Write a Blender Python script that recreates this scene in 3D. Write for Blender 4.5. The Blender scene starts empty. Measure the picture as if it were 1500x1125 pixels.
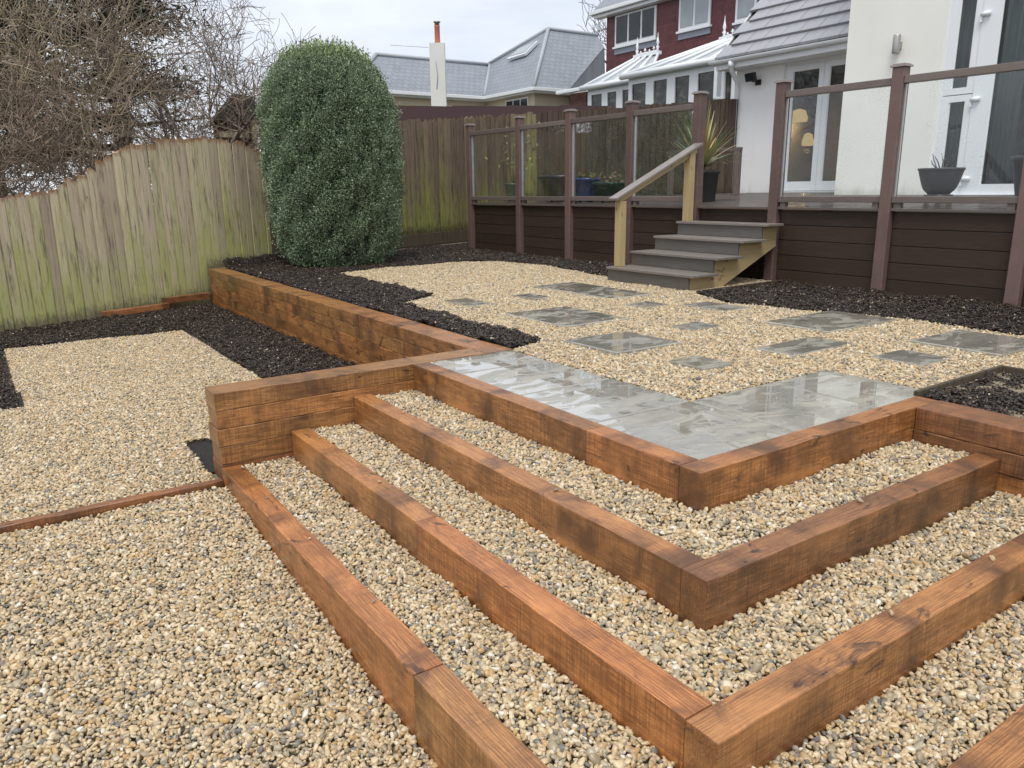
import bpy, bmesh, math, random
import numpy as np
from mathutils import Matrix, Vector

random.seed(7)
rng = np.random.default_rng(7)
scene = bpy.context.scene
COL = scene.collection
R = math.radians

# ------------------------------------------------------------------ camera
cam_d = bpy.data.cameras.new('camera')
cam = bpy.data.objects.new('camera', cam_d)
COL.objects.link(cam)
scene.camera = cam
cam_d.sensor_width = 36.0
cam_d.lens = 1126.6 / 1500 * 36
cam_d.clip_start = 0.05
cam_d.clip_end = 500
CX = (0.82546, -0.56433, -0.01269)
CY = (0.14849, 0.19541, 0.96942)
CZ = (-0.54459, -0.80209, 0.24509)
cam.matrix_world = Matrix(((CX[0], CY[0], CZ[0], -1.9487), (CX[1], CY[1], CZ[1], -1.7115),
                           (CX[2], CY[2], CZ[2], 0.9632), (0, 0, 0, 1)))

# ------------------------------------------------------------------ light
SUN_EL, SUN_AZ = 62, 224           # azimuth from +Y towards +X: behind the camera
world = bpy.data.worlds.new('World')
scene.world = world
world.use_nodes = True
wn, wl = world.node_tree.nodes, world.node_tree.links
wn.clear()
w_out = wn.new('ShaderNodeOutputWorld')
w_sky = wn.new('ShaderNodeTexSky')
w_sky.sky_type = 'NISHITA'
w_sky.sun_disc = False
w_sky.sun_elevation = R(SUN_EL)
w_sky.sun_rotation = R(SUN_AZ)
w_b1 = wn.new('ShaderNodeBackground'); w_b1.inputs[1].default_value = 0.1
wl.new(w_sky.outputs[0], w_b1.inputs[0])
w_tc = wn.new('ShaderNodeTexCoord')
w_mp = wn.new('ShaderNodeMapping'); w_mp.inputs['Scale'].default_value = (1.6, 1.6, 6.0)
wl.new(w_tc.outputs['Generated'], w_mp.inputs[0])
w_no = wn.new('ShaderNodeTexNoise'); w_no.inputs['Scale'].default_value = 1.7
w_no.inputs['Detail'].default_value = 5; w_no.inputs['Roughness'].default_value = 0.5
wl.new(w_mp.outputs[0], w_no.inputs['Vector'])
w_rp = wn.new('ShaderNodeValToRGB')
w_rp.color_ramp.elements[0].position = 0.35; w_rp.color_ramp.elements[0].color = (0.49, 0.525, 0.59, 1)
w_rp.color_ramp.elements[1].position = 0.65; w_rp.color_ramp.elements[1].color = (0.70, 0.715, 0.75, 1)
wl.new(w_no.outputs[0], w_rp.inputs[0])
w_b2 = wn.new('ShaderNodeBackground'); w_b2.inputs[1].default_value = 1.0
wl.new(w_rp.outputs[0], w_b2.inputs[0])
w_mx = wn.new('ShaderNodeMixShader'); w_mx.inputs[0].default_value = 0.9
wl.new(w_b1.outputs[0], w_mx.inputs[1]); wl.new(w_b2.outputs[0], w_mx.inputs[2])
wl.new(w_mx.outputs[0], w_out.inputs[0])

sun_d = bpy.data.lights.new('sun', 'SUN')
sun = bpy.data.objects.new('sun', sun_d)
COL.objects.link(sun)
sun_d.energy = 1.5
sun_d.angle = R(25)
sun_d.color = (1.0, 0.97, 0.92)
sd = Vector((math.sin(R(SUN_AZ)) * math.cos(R(SUN_EL)), math.cos(R(SUN_AZ)) * math.cos(R(SUN_EL)), math.sin(R(SUN_EL))))
sun.rotation_euler = sd.to_track_quat('Z', 'Y').to_euler()
sun.location = sd * 30

scene.view_settings.view_transform = 'Standard'
scene.view_settings.look = 'None'
scene.view_settings.gamma = 1.0
scene.view_settings.exposure = 0.70
scene.view_settings.use_curve_mapping = False

# ------------------------------------------------------------------ helpers
def tag(o, label=None, cat=None, group=None, kind=None):
    if label: o['label'] = label
    if cat: o['category'] = cat
    if group: o['group'] = group
    if kind: o['kind'] = kind
    return o

def empty(name, loc, label=None, cat=None, group=None):
    o = bpy.data.objects.new(name, None)
    o.empty_display_size = 0.1
    o.location = loc
    COL.objects.link(o)
    return tag(o, label, cat, group)

def wloc(o):
    v = Vector((0, 0, 0))
    while o is not None:
        v += o.location
        o = o.parent
    return v

def link(name, me, mat=None, parent=None, loc=None, rot=None):
    """mesh object; loc is a world position, parents are never rotated"""
    o = bpy.data.objects.new(name, me)
    if mat is not None and not me.materials: me.materials.append(mat)
    COL.objects.link(o)
    base = wloc(parent) if parent else Vector((0, 0, 0))
    if parent: o.parent = parent
    o.location = (Vector(loc) - base) if loc is not None else Vector((0, 0, 0))
    if rot is not None: o.rotation_euler = rot
    return o

class MB:
    def __init__(s):
        s.v = []; s.f = []; s.sm = []
    def add(s, vs, fs, smooth=False):
        b = len(s.v)
        s.v += [tuple(v) for v in vs]
        s.f += [tuple(i + b for i in f) for f in fs]
        s.sm += [smooth] * len(fs)
        return s
    def box(s, a, b):
        x0, y0, z0 = a; x1, y1, z1 = b
        return s.add([(x0,y0,z0),(x1,y0,z0),(x1,y1,z0),(x0,y1,z0),(x0,y0,z1),(x1,y0,z1),(x1,y1,z1),(x0,y1,z1)],
                     [(0,3,2,1),(4,5,6,7),(0,1,5,4),(1,2,6,5),(2,3,7,6),(3,0,4,7)])
    def prism(s, pts, d):
        """planar polygon extruded by vector d"""
        n = len(pts); d = Vector(d)
        vs = [Vector(p) for p in pts] + [Vector(p) + d for p in pts]
        return s.add(vs, [tuple(range(n))[::-1], tuple(range(n, 2*n))] + [(i, (i+1) % n, (i+1) % n + n, i + n) for i in range(n)])
    def tube(s, path, rad, n=6, cap=True):
        path = [Vector(p) for p in path]
        rad = rad if hasattr(rad, '__len__') else [rad] * len(path)
        vs, fs = [], []
        for i, p in enumerate(path):
            t = (path[min(i+1, len(path)-1)] - path[max(i-1, 0)]).normalized()
            a = t.cross(Vector((0, 0, 1)) if abs(t.z) < 0.9 else Vector((1, 0, 0))).normalized(); b = t.cross(a)
            for k in range(n):
                an = 2 * math.pi * k / n
                vs.append(p + (a * math.cos(an) + b * math.sin(an)) * rad[i])
        for i in range(len(path) - 1):
            for k in range(n):
                fs.append((i*n+k, i*n+(k+1) % n, (i+1)*n+(k+1) % n, (i+1)*n+k))
        if cap:
            fs.append(tuple(range(n))[::-1]); fs.append(tuple(range((len(path)-1)*n, len(path)*n)))
        return s.add(vs, fs, True)
    def lathe(s, c, prof, n=24, sq=0.0):
        """prof: list of (r, z) ; sq>0 squares the section"""
        vs, fs = [], []
        for r, z in prof:
            for k in range(n):
                an = 2 * math.pi * k / n
                cx, cy = math.cos(an), math.sin(an)
                if sq: 
                    m = max(abs(cx), abs(cy)); q = (1 - sq) + sq / m
                    cx *= q; cy *= q
                vs.append((c[0] + r * cx, c[1] + r * cy, c[2] + z))
        for i in range(len(prof) - 1):
            for k in range(n):
                fs.append((i*n+k, i*n+(k+1) % n, (i+1)*n+(k+1) % n, (i+1)*n+k))
        fs.append(tuple(range(n))[::-1])
        fs.append(tuple(range((len(prof)-1)*n, len(prof)*n)))
        return s.add(vs, fs, True)
    def build(s, name, mat, parent=None, bevel=0.0):
        o0 = wloc(parent) if parent else Vector((0, 0, 0))
        if not parent and s.v:
            a = np.array(s.v)
            o0 = Vector(((a[:,0].min()+a[:,0].max())/2, (a[:,1].min()+a[:,1].max())/2, a[:,2].min()))
        me = bpy.data.meshes.new(name)
        me.from_pydata([(v[0]-o0.x, v[1]-o0.y, v[2]-o0.z) for v in s.v], [], s.f)
        for p, k in zip(me.polygons, s.sm): p.use_smooth = k
        if bevel:
            bm = bmesh.new(); bm.from_mesh(me)
            bmesh.ops.bevel(bm, geom=[e for e in bm.edges if e.is_manifold and e.calc_face_angle(0) > 0.6], offset=bevel, segments=1, affect='EDGES')
            bm.to_mesh(me); bm.free()
        me.update()
        return link(name, me, mat, parent, None if parent else o0)

def box(name, a, b, mat, parent=None, bevel=0.0):
    a2 = tuple(min(x, y) for x, y in zip(a, b)); b2 = tuple(max(x, y) for x, y in zip(a, b))
    return MB().box(a2, b2).build(name, mat, parent, bevel)

def beam(name, p0, p1, w, h, mat, parent=None, bevel=0.004, wave=0.0, seg=1, seed=None):
    """a squared timber from p0 to p1 (centre line), local X along it, top and bottom level"""
    p0 = Vector(p0); p1 = Vector(p1); L = (p1 - p0).length
    bm = bmesh.new()
    bmesh.ops.create_cube(bm, size=1.0)
    for v in bm.verts: v.co = Vector((v.co.x * L, v.co.y * w, v.co.z * h))
    if seg > 1:
        seg = max(seg, int(L / 0.07))
        for i in range(1, seg):
            x = -L/2 + L * i / seg
            bmesh.ops.bisect_plane(bm, geom=bm.verts[:] + bm.edges[:] + bm.faces[:], plane_co=(x, 0, 0), plane_no=(1, 0, 0))
    if bevel:
        es = [e for e in bm.edges if e.is_manifold and e.calc_face_angle(0) > 0.6]
        bmesh.ops.bevel(bm, geom=es, offset=bevel, segments=2, profile=0.6, affect='EDGES')
    if wave:
        q = random.Random(seed)
        ph = [q.uniform(0, 6.28) for _ in range(6)]; am = [q.uniform(0.4, 1) for _ in range(6)]
        for v in bm.verts:
            x = v.co.x; sy = 1 if v.co.y > 0 else -1
            v.co.y += wave * (am[0]*math.sin(2.1*x+ph[0]) + 0.5*am[1]*math.sin(5.3*x+ph[1]) + sy*0.5*am[2]*math.sin(7.7*x+ph[2]))
            v.co.y += q.gauss(0, wave*0.22); v.co.z += q.gauss(0, wave*0.22)
            if v.co.z > 0: v.co.z += wave * 0.6 * (am[3]*math.sin(2.6*x+ph[3]) + 0.5*am[4]*math.sin(9*x+ph[4]))
    me = bpy.data.meshes.new(name); bm.to_mesh(me); bm.free()
    d = p1 - p0
    rz = math.atan2(d.y, d.x); ry = -math.atan2(d.z, math.hypot(d.x, d.y))
    return link(name, me, mat, parent, (p0 + p1) / 2, (0, ry, rz))

# ------------------------------------------------------------------ materials
class NT:
    def __init__(s, name):
        s.m = bpy.data.materials.new(name); s.m.use_nodes = True
        s.t = s.m.node_tree; s.t.nodes.clear()
        s.out = s.t.nodes.new('ShaderNodeOutputMaterial')
    def n(s, typ, ins=None, **props):
        nd = s.t.nodes.new('ShaderNode' + typ)
        for k, v in props.items(): setattr(nd, k, v)
        for k, v in (ins or {}).items(): s.set(nd.inputs[k], v)
        return nd
    def set(s, sock, v):
        if isinstance(v, bpy.types.NodeSocket): s.t.links.new(v, sock)
        else:
            if isinstance(v, tuple) and len(v) == 3 and sock.type == 'RGBA': v = v + (1,)
            sock.default_value = v
    def ramp(s, fac, stops, interp='LINEAR'):
        nd = s.n('ValToRGB', {0: fac}); cr = nd.color_ramp; cr.interpolation = interp
        while len(cr.elements) < len(stops): cr.elements.new(0.5)
        for e, (p, c) in zip(cr.elements, stops):
            e.position = p
            e.color = (c, c, c, 1) if not isinstance(c, tuple) else c + (1,)
        return nd.outputs[0]
    def mix(s, fac, a, b, blend='MIX'):
        nd = s.n('Mix', data_type='RGBA', blend_type=blend)
        s.set(nd.inputs[0], fac); s.set(nd.inputs[6], a); s.set(nd.inputs[7], b)
        return nd.outputs[2]
    def noise(s, vec, scale, detail=3, rough=0.55, dist=0.0, w=None):
        nd = s.n('TexNoise', {'Vector': vec, 'Scale': scale, 'Detail': detail, 'Roughness': rough, 'Distortion': dist})
        if w is not None:
            nd.noise_dimensions = '4D'; s.set(nd.inputs['W'], w)
        return nd.outputs[0]
    def map(s, vec, scale=(1,1,1), loc=(0,0,0)):
        return s.n('Mapping', {'Vector': vec, 'Scale': scale, 'Location': loc}).outputs[0]
    def math(s, op, a, b=0.0):
        nd = s.n('Math', operation=op); s.set(nd.inputs[0], a); s.set(nd.inputs[1], b)
        return nd.outputs[0]
    def bsdf(s, color, rough=0.5, spec=0.5, bump=None, bstr=0.3, bdist=0.01, metal=0.0, **kw):
        b = s.n('BsdfPrincipled', {'Base Color': color, 'Roughness': rough, 'Specular IOR Level': spec, 'Metallic': metal})
        for k, v in kw.items(): s.set(b.inputs[k], v)
        if bump is not None:
            bp = s.n('Bump', {'Strength': bstr, 'Distance': bdist, 'Height': bump})
            s.t.links.new(bp.outputs[0], b.inputs['Normal'])
        s.t.links.new(b.outputs[0], s.out.inputs[0])
        return s.m
    def oc(s): return s.n('TexCoord').outputs['Object']
    def rnd(s): return s.n('ObjectInfo').outputs['Random']

def plain(name, col, rough=0.5, var=0.12, scale=9.0, spec=0.5, bstr=0.1, metal=0.0, **kw):
    """painted / moulded surface: faint mottling and roughness variation"""
    t = NT(name); oc = t.oc()
    nz = t.noise(oc, scale, 4, 0.6)
    c = t.mix(nz, tuple(x * (1 - var) for x in col), tuple(min(1, x * (1 + var)) for x in col))
    rg = t.math('ADD', t.math('MULTIPLY', nz, 0.25), rough - 0.12)
    return t.bsdf(c, rg, spec, t.noise(oc, scale * 12, 2), bstr, 0.002, metal, **kw)

def sleeper_mat(name, light, mid, dark, gloss=0.30):
    t = NT(name); oc = t.oc(); rn = t.rnd()
    off = t.n('VectorMath', {0: oc}, operation='ADD')
    sc = t.n('CombineXYZ', {0: t.math('MULTIPLY', rn, 37.0), 1: t.math('MULTIPLY', rn, 11.0), 2: t.math('MULTIPLY', rn, 23.0)})
    t.t.links.new(sc.outputs[0], off.inputs[1]); v = off.outputs[0]
    grain = t.noise(t.map(v, (2.2, 46, 46)), 2.2, 6, 0.68, 1.4)
    figure = t.n('TexWave', {'Vector': t.map(v, (0.9, 9, 9)), 'Scale': 4.0, 'Distortion': 14.0, 'Detail': 4.0, 'Detail Scale': 0.8, 'Detail Roughness': 0.65}, wave_type='BANDS', bands_direction='Y').outputs[1]
    saw = t.noise(t.map(v, (95, 3, 3)), 1.6, 4, 0.75)
    band = t.noise(t.map(v, (2.6, 1.4, 1.4)), 1.5, 5, 0.62, 0.5)
    big = t.noise(t.map(v, (1.0, 2.2, 2.2)), 2.4, 4, 0.6)
    knot = t.noise(t.map(v, (2.2, 4.2, 4.2)), 3.1, 4, 0.6, 0.8)
    c = t.mix(t.ramp(grain, [(0.32, 0.0), (0.68, 1.0)]), tuple(x * 0.72 for x in mid), light)
    c = t.mix(t.ramp(figure, [(0.45, 0.0), (0.95, 0.55)]), c, tuple(x * 0.48 for x in mid))
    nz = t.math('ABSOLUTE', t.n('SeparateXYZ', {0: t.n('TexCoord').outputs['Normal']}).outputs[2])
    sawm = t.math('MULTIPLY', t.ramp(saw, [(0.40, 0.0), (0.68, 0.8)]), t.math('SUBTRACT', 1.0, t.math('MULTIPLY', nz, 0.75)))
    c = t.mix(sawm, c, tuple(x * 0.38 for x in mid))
    c = t.mix(t.ramp(band, [(0.48, 0.0), (0.66, 0.95)]), c, tuple((x * 0.25 + y * 0.75) for x, y in zip(mid, dark)))
    c = t.mix(t.ramp(big, [(0.30, 0.5), (0.48, 0.0)]), c, tuple(x * 1.12 for x in light))
    c = t.mix(t.ramp(knot, [(0.62, 0.0), (0.70, 0.85)]), c, dark)
    gx = t.n('SeparateXYZ', {0: t.n('TexCoord').outputs['Generated']}).outputs[0]
    ed = t.math('ABSOLUTE', t.math('SUBTRACT', gx, 0.5))
    ed = t.math('ADD', ed, t.math('MULTIPLY', t.math('SUBTRACT', band, 0.5), 0.35))
    c = t.mix(t.ramp(ed, [(0.445, 0.0), (0.57, 0.85)]), c, tuple((x * 0.25 + y * 0.75) for x, y in zip(mid, dark)))
    tint = t.ramp(rn, [(0.0, (1.06, 1.02, 0.96)), (0.25, (0.94, 0.86, 0.80)), (0.5, (1.12, 0.92, 0.78)), (0.75, (0.95, 0.96, 0.90)), (1.0, (1.04, 0.96, 0.9))])
    c = t.mix(1.0, c, tint, 'MULTIPLY')
    rg = t.math('ADD', t.math('MULTIPLY', big, 0.4), gloss - 0.2)
    h = t.math('ADD', t.math('MULTIPLY', grain, 0.7), t.math('MULTIPLY', saw, 0.8))
    return t.bsdf(c, rg, 0.75, h, 0.45, 0.005)

M = {}
M['sleeper'] = sleeper_mat('wet_oiled_timber', (0.62, 0.300, 0.108), (0.33, 0.138, 0.045), (0.035, 0.018, 0.010))
M['sleeper_olive'] = sleeper_mat('damp_brown_timber', (0.54, 0.275, 0.10), (0.28, 0.122, 0.041), (0.03, 0.018, 0.010))
M['sleeper_dark'] = sleeper_mat('dark_soaked_timber', (0.43, 0.190, 0.075), (0.22, 0.088, 0.034), (0.022, 0.013, 0.009), 0.34)

def fence_mat(name, a, b, moss, mossamt, dark, rot=0.0):
    t = NT(name); oc = t.oc(); rn = t.rnd()
    off = t.n('VectorMath', {0: oc}, operation='ADD')
    sc = t.n('CombineXYZ', {0: t.math('MULTIPLY', rn, 17.0), 1: t.math('MULTIPLY', rn, 31.0), 2: t.math('MULTIPLY', rn, 13.0)})
    t.t.links.new(sc.outputs[0], off.inputs[1]); v = off.outputs[0]
    grain = t.noise(t.map(v, (40, 40, 1.3)), 1.6, 5, 0.65, 0.8)
    blot = t.noise(t.map(v, (5, 5, 1.6)), 1.8, 6, 0.75)
    c = t.mix(t.ramp(grain, [(0.3, 0.0), (0.7, 1.0)]), a, b)
    c = t.mix(1.0, c, t.ramp(rn, [(0.0, (0.70, 0.64, 0.64)), (0.2, (1.0, 0.97, 0.90)), (0.4, (0.86, 0.80, 0.79)), (0.6, (1.05, 1.03, 0.92)), (0.8, (0.84, 0.84, 0.74)), (1.0, (1.12, 1.08, 0.98))]), 'MULTIPLY')
    wz = t.n('SeparateXYZ', {0: oc}).outputs[2]
    m = t.math('ADD', t.math('MULTIPLY', wz, -0.34), t.math('ADD', t.math('MULTIPLY', blot, 1.5), t.math('MULTIPLY', rn, 0.25)))
    c = t.mix(t.math('MULTIPLY', t.ramp(m, [(0.42, 0.0), (0.85, 1.0)]), mossamt), c, moss)
    c = t.mix(t.ramp(t.noise(t.map(v, (8, 8, 0.9)), 2.6, 4, 0.7), [(0.53, 0.0), (0.68, 0.85)]), c, dark)
    gz = t.n('SeparateXYZ', {0: t.n('TexCoord').outputs['Generated']}).outputs[2]
    tn = t.noise(t.map(v, (22, 22, 9)), 1.5, 4, 0.7)
    c = t.mix(t.ramp(t.math('ADD', t.math('SUBTRACT', gz, 0.5), t.math('MULTIPLY', tn, 0.12)), [(0.515, 0.0), (0.55, rot)]), c, (0.27, 0.135, 0.065))
    c = t.mix(t.ramp(t.math('ADD', t.math('SUBTRACT', 0.16, gz), t.math('MULTIPLY', t.math('SUBTRACT', tn, 0.5), 0.22)), [(0.02, 0.0), (0.10, 0.8)]), c, tuple(x * 0.8 for x in dark))
    return t.bsdf(c, 0.75, 0.3, grain, 0.4, 0.004)

M['fence'] = fence_mat('weathered_mossy_board', (0.44, 0.38, 0.275), (0.68, 0.61, 0.46), (0.42, 0.44, 0.14), 0.8, (0.15, 0.125, 0.09), 0.9)
M['fence_brown'] = fence_mat('brown_stained_board', (0.14, 0.105, 0.078), (0.27, 0.215, 0.155), (0.27, 0.285, 0.07), 0.85, (0.055, 0.043, 0.032))
M['fence_dark'] = fence_mat('dark_stained_board', (0.062, 0.044, 0.036), (0.12, 0.088, 0.069), (0.09, 0.09, 0.045), 0.25, (0.03, 0.023, 0.02))

def pine_mat(name, col):
    t = NT(name); oc = t.oc()
    g = t.noise(t.map(oc, (1.5, 22, 22)), 2.0, 4, 0.6, 1.0)
    k = t.noise(t.map(oc, (4, 9, 9)), 1.7, 2)
    c = t.mix(g, tuple(x * 0.72 for x in col), tuple(x * 1.15 for x in col))
    c = t.mix(t.ramp(k, [(0.66, 0.0), (0.72, 0.8)]), c, tuple(x * 0.35 for x in col))
    return t.bsdf(c, 0.55, 0.4, g, 0.2, 0.002)
M['pine'] = pine_mat('treated_pine', (0.44, 0.33, 0.17))

def composite_mat(name, col, var=0.2, rough=0.42, spec=0.5):
    t = NT(name); oc = t.oc(); rn = t.rnd()
    g = t.noise(t.map(oc, (2, 60, 60)), 2.0, 3, 0.6)
    b = t.noise(oc, 2.2, 4, 0.6)
    c = t.mix(g, tuple(x * (1 - var) for x in col), tuple(x * (1 + var) for x in col))
    c = t.mix(t.ramp(b, [(0.5, 0.0), (0.75, 0.5)]), c, tuple(x * 0.7 for x in col))
    c = t.mix(1.0, c, t.ramp(rn, [(0.0, 0.82), (1.0, 1.15)]), 'MULTIPLY')
    dn = t.noise(t.map(oc, (1.2, 5, 5)), 3.0, 6, 0.75)
    c = t.mix(t.ramp(dn, [(0.52, 0.0), (0.72, 0.45)]), c, tuple(x * 1.6 + 0.008 for x in col))
    return t.bsdf(c, t.math('ADD', t.math('MULTIPLY', b, 0.35), rough - 0.17), spec, g, 0.25, 0.002)
M['post'] = composite_mat('mauve_brown_composite', (0.145, 0.092, 0.080))
M['rail'] = composite_mat('grey_brown_composite', (0.155, 0.122, 0.108))
M['fascia'] = composite_mat('chocolate_composite', (0.044, 0.028, 0.020), spec=0.25, rough=0.55)
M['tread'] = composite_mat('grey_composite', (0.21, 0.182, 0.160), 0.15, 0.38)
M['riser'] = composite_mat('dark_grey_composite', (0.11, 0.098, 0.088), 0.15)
M['decking'] = composite_mat('wet_decking', (0.13, 0.108, 0.094), 0.15, 0.14)
M['cap'] = plain('pale_post_cap', (0.30, 0.26, 0.25), 0.4)
M['upvc'] = plain('white_upvc', (0.78, 0.80, 0.82), 0.3, 0.03, 3, bstr=0.02)
M['galv'] = plain('galvanised_channel', (0.45, 0.45, 0.46), 0.35, 0.1, metal=0.6)
M['black'] = plain('black_plastic', (0.018, 0.018, 0.020), 0.4)
M['steel'] = plain('brushed_steel', (0.42, 0.40, 0.38), 0.35, metal=0.8)

def render_mat(name, col, stain):
    t = NT(name); oc = t.oc()
    b = t.noise(oc, 1.3, 4, 0.6); f = t.noise(oc, 60, 3, 0.6)
    c = t.mix(t.ramp(b, [(0.35, 0.0), (0.75, 1.0)]), col, tuple(x * 0.93 for x in col))
    st = t.noise(t.map(oc, (5, 5, 0.6)), 1.2, 4, 0.7)
    c = t.mix(t.ramp(st, [(0.6, 0.0), (0.85, 0.35)]), c, stain)
    wz = t.n('SeparateXYZ', {0: oc}).outputs[2]
    low = t.math('ADD', t.math('MULTIPLY', wz, -2.2), t.math('MULTIPLY', t.noise(t.map(oc, (6, 6, 2)), 1.0, 5, 0.7), 1.6))
    c = t.mix(t.ramp(low, [(0.30, 0.0), (0.75, 0.45)]), c, (0.36, 0.36, 0.26))
    return t.bsdf(c, 0.8, 0.2, f, 0.15, 0.004)
M['white_render'] = render_mat('white_painted_render', (0.87, 0.865, 0.85), (0.66, 0.66, 0.62))
M['cream_render'] = render_mat('cream_painted_render', (0.86, 0.85, 0.79), (0.7, 0.7, 0.62))
M['buff_render'] = render_mat('buff_render', (0.62, 0.54, 0.42), (0.5, 0.44, 0.34))
M['white_chim'] = render_mat('white_chimney_render', (0.72, 0.71, 0.67), (0.4, 0.38, 0.34))

def glass_mat(name, tint=(1, 1, 1), rough=0.0, drops=False, refl=1.0):
    t = NT(name)
    tr = t.n('BsdfTransparent', {0: tint}); gl = t.n('BsdfGlossy', {0: (1, 1, 1), 'Roughness': rough})
    fr = t.n('Fresnel', {'IOR': 1.5}).outputs[0]
    if refl != 1.0: fr = t.math('MULTIPLY', fr, refl)
    mx = t.n('MixShader', {0: fr, 1: tr.outputs[0], 2: gl.outputs[0]})
    if drops:
        oc = t.oc()
        d = t.n('TexVoronoi', {'Vector': oc, 'Scale': 70.0}).outputs[0]
        df = t.n('BsdfDiffuse', {0: (0.55, 0.58, 0.6)})
        ms = t.math('MULTIPLY', t.ramp(d, [(0.12, 0.35), (0.28, 0.0)]), t.ramp(t.noise(oc, 3.0, 3), [(0.4, 0.0), (0.6, 1.0)]))
        m2 = t.n('MixShader', {0: ms, 1: mx.outputs[0], 2: df.outputs[0]}); mx = m2
    t.t.links.new(mx.outputs[0], t.out.inputs[0])
    return t.m
M['glass'] = glass_mat('balustrade_glass', (0.975, 0.99, 0.985), drops=True, refl=0.5)
M['door_glass'] = glass_mat('door_glass', (0.6, 0.64, 0.65), drops=True, refl=0.65)
M['far_glass'] = plain('dark_window_glass', (0.022, 0.028, 0.034), 0.14, 0.6, 3.0, 0.5)
t = NT('conservatory_glass'); oc_ = t.oc()
M['cons_glass'] = t.bsdf(t.ramp(t.noise(t.map(oc_, (1, 2.0, 3.0)), 1.6, 4, 0.6, 0.6), [(0.35, (0.012, 0.013, 0.012)), (0.55, (0.05, 0.052, 0.045)), (0.75, (0.16, 0.16, 0.14))]), 0.1, 0.5)  # pale mottling in the colour stands in for reflections on the panes
M['pale_glass'] = plain('curtained_window_glass', (0.30, 0.34, 0.36), 0.12, 0.3, 2.0, 0.9)

def tiles_mat(name, col, sx, sz, axis, rough=0.5, var=0.25):
    """small roof or wall tiles too far away to build: courses and joints as fine relief"""
    t = NT(name); oc = t.oc()
    sp = t.n('SeparateXYZ', {0: oc})
    hx = sp.outputs[axis]
    cv = t.n('CombineXYZ', {0: t.math('MULTIPLY', hx, sx), 1: t.math('MULTIPLY', sp.outputs[2], sz), 2: 0.0})
    br = t.n('TexBrick', {'Vector': cv.outputs[0], 'Color1': tuple(x * (1 - var) for x in col), 'Color2': tuple(x * (1 + var) for x in col),
                          'Mortar': tuple(x * 0.45 for x in col), 'Scale': 1.0, 'Mortar Size': 0.035, 'Brick Width': 1.0, 'Row Height': 1.0}, offset=0.5)
    saw = t.math('FRACT', t.math('MULTIPLY', sp.outputs[2], sz))
    c = t.mix(t.ramp(t.noise(oc, 1.2, 4), [(0.4, 0.0), (0.8, 0.4)]), br.outputs[0], tuple(x * 1.25 for x in col))
    return t.bsdf(c, rough, 0.5, saw, 0.6, 0.02)
M['slate'] = tiles_mat('grey_slate', (0.235, 0.255, 0.285), 3.4, 5.6, 0, 0.42, 0.07)
M['slate_y'] = tiles_mat('grey_slate_side', (0.235, 0.255, 0.285), 3.4, 5.6, 1, 0.42, 0.07)
M['slate_dark'] = tiles_mat('dark_slate_cladding', (0.12, 0.135, 0.155), 4.0, 0.4, 0, 0.5, 0.2)
M['red_tile'] = tiles_mat('maroon_hung_tile', (0.135, 0.040, 0.042), 5.5, 8.0, 1, 0.55, 0.22)
M['brick'] = tiles_mat('red_brickwork', (0.15, 0.065, 0.05), 4.4, 13.0, 1, 0.8, 0.3)
M['ridge'] = plain('pale_grey_ridge_tile', (0.36, 0.38, 0.41), 0.5)
M['rooftile'] = plain('wet_concrete_tile', (0.30, 0.305, 0.325), 0.34, 0.3, 5.0, 0.7)
M['lead'] = plain('lead_flashing', (0.24, 0.27, 0.32), 0.45)
M['maroon'] = plain('maroon_panel', (0.06, 0.028, 0.028), 0.6)
M['terracotta'] = plain('terracotta', (0.42, 0.13, 0.07), 0.7)
M['poly_roof'] = plain('white_polycarbonate', (0.36, 0.40, 0.42), 0.3, 0.15)
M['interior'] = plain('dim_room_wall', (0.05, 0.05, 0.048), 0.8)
M['room_lit'] = plain('dim_room_lit', (0.16, 0.14, 0.115), 0.8, 0.3, 2.5)  # lighter, lit copy of the dim room wall for the lamp glow
M['curtain'] = plain('grey_curtain', (0.50, 0.51, 0.50), 0.85)

def slab_mat():
    t = NT('wet_sandstone'); oc = t.oc(); rn = t.rnd()
    off = t.n('VectorMath', {0: oc}, operation='ADD')
    sc = t.n('CombineXYZ', {0: t.math('MULTIPLY', rn, 9.0), 1: t.math('MULTIPLY', rn, 5.0), 2: 0.0})
    t.t.links.new(sc.outputs[0], off.inputs[1]); v = off.outputs[0]
    a = t.noise(t.map(v, (1.2, 3.0, 1)), 2.5, 5, 0.6, 1.0)
    f = t.noise(v, 45, 4, 0.65)
    c = t.ramp(a, [(0.3, (0.25, 0.245, 0.222)), (0.5, (0.37, 0.36, 0.322)), (0.7, (0.46, 0.442, 0.385))])
    c = t.mix(t.math('MULTIPLY', f, 0.35), c, (0.12, 0.118, 0.11))
    c = t.mix(1.0, c, t.ramp(rn, [(0.0, (0.92, 0.92, 0.90)), (0.5, (1.04, 1.0, 0.92)), (1.0, (0.98, 0.95, 0.87))]), 'MULTIPLY')
    wet = t.noise(t.map(v, (1.5, 2.4, 1)), 2.6, 5, 0.6, 1.2)
    wr = t.ramp(wet, [(0.44, 0.24), (0.50, 0.02)])
    riven = t.noise(t.map(v, (1.5, 4.0, 1)), 5.0, 5, 0.6, 0.6)
    dry = t.ramp(wet, [(0.42, 1.0), (0.51, 0.02)])
    h = t.math('MULTIPLY', t.math('ADD', riven, t.math('MULTIPLY', f, 0.3)), dry)
    return t.bsdf(c, wr, 0.8, h, 0.25, 0.005, **{'Coat Weight': t.ramp(wet, [(0.44, 0.0), (0.50, 1.0)]), 'Coat Roughness': 0.015, 'Coat IOR': 1.5})
M['slab'] = slab_mat()

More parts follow.
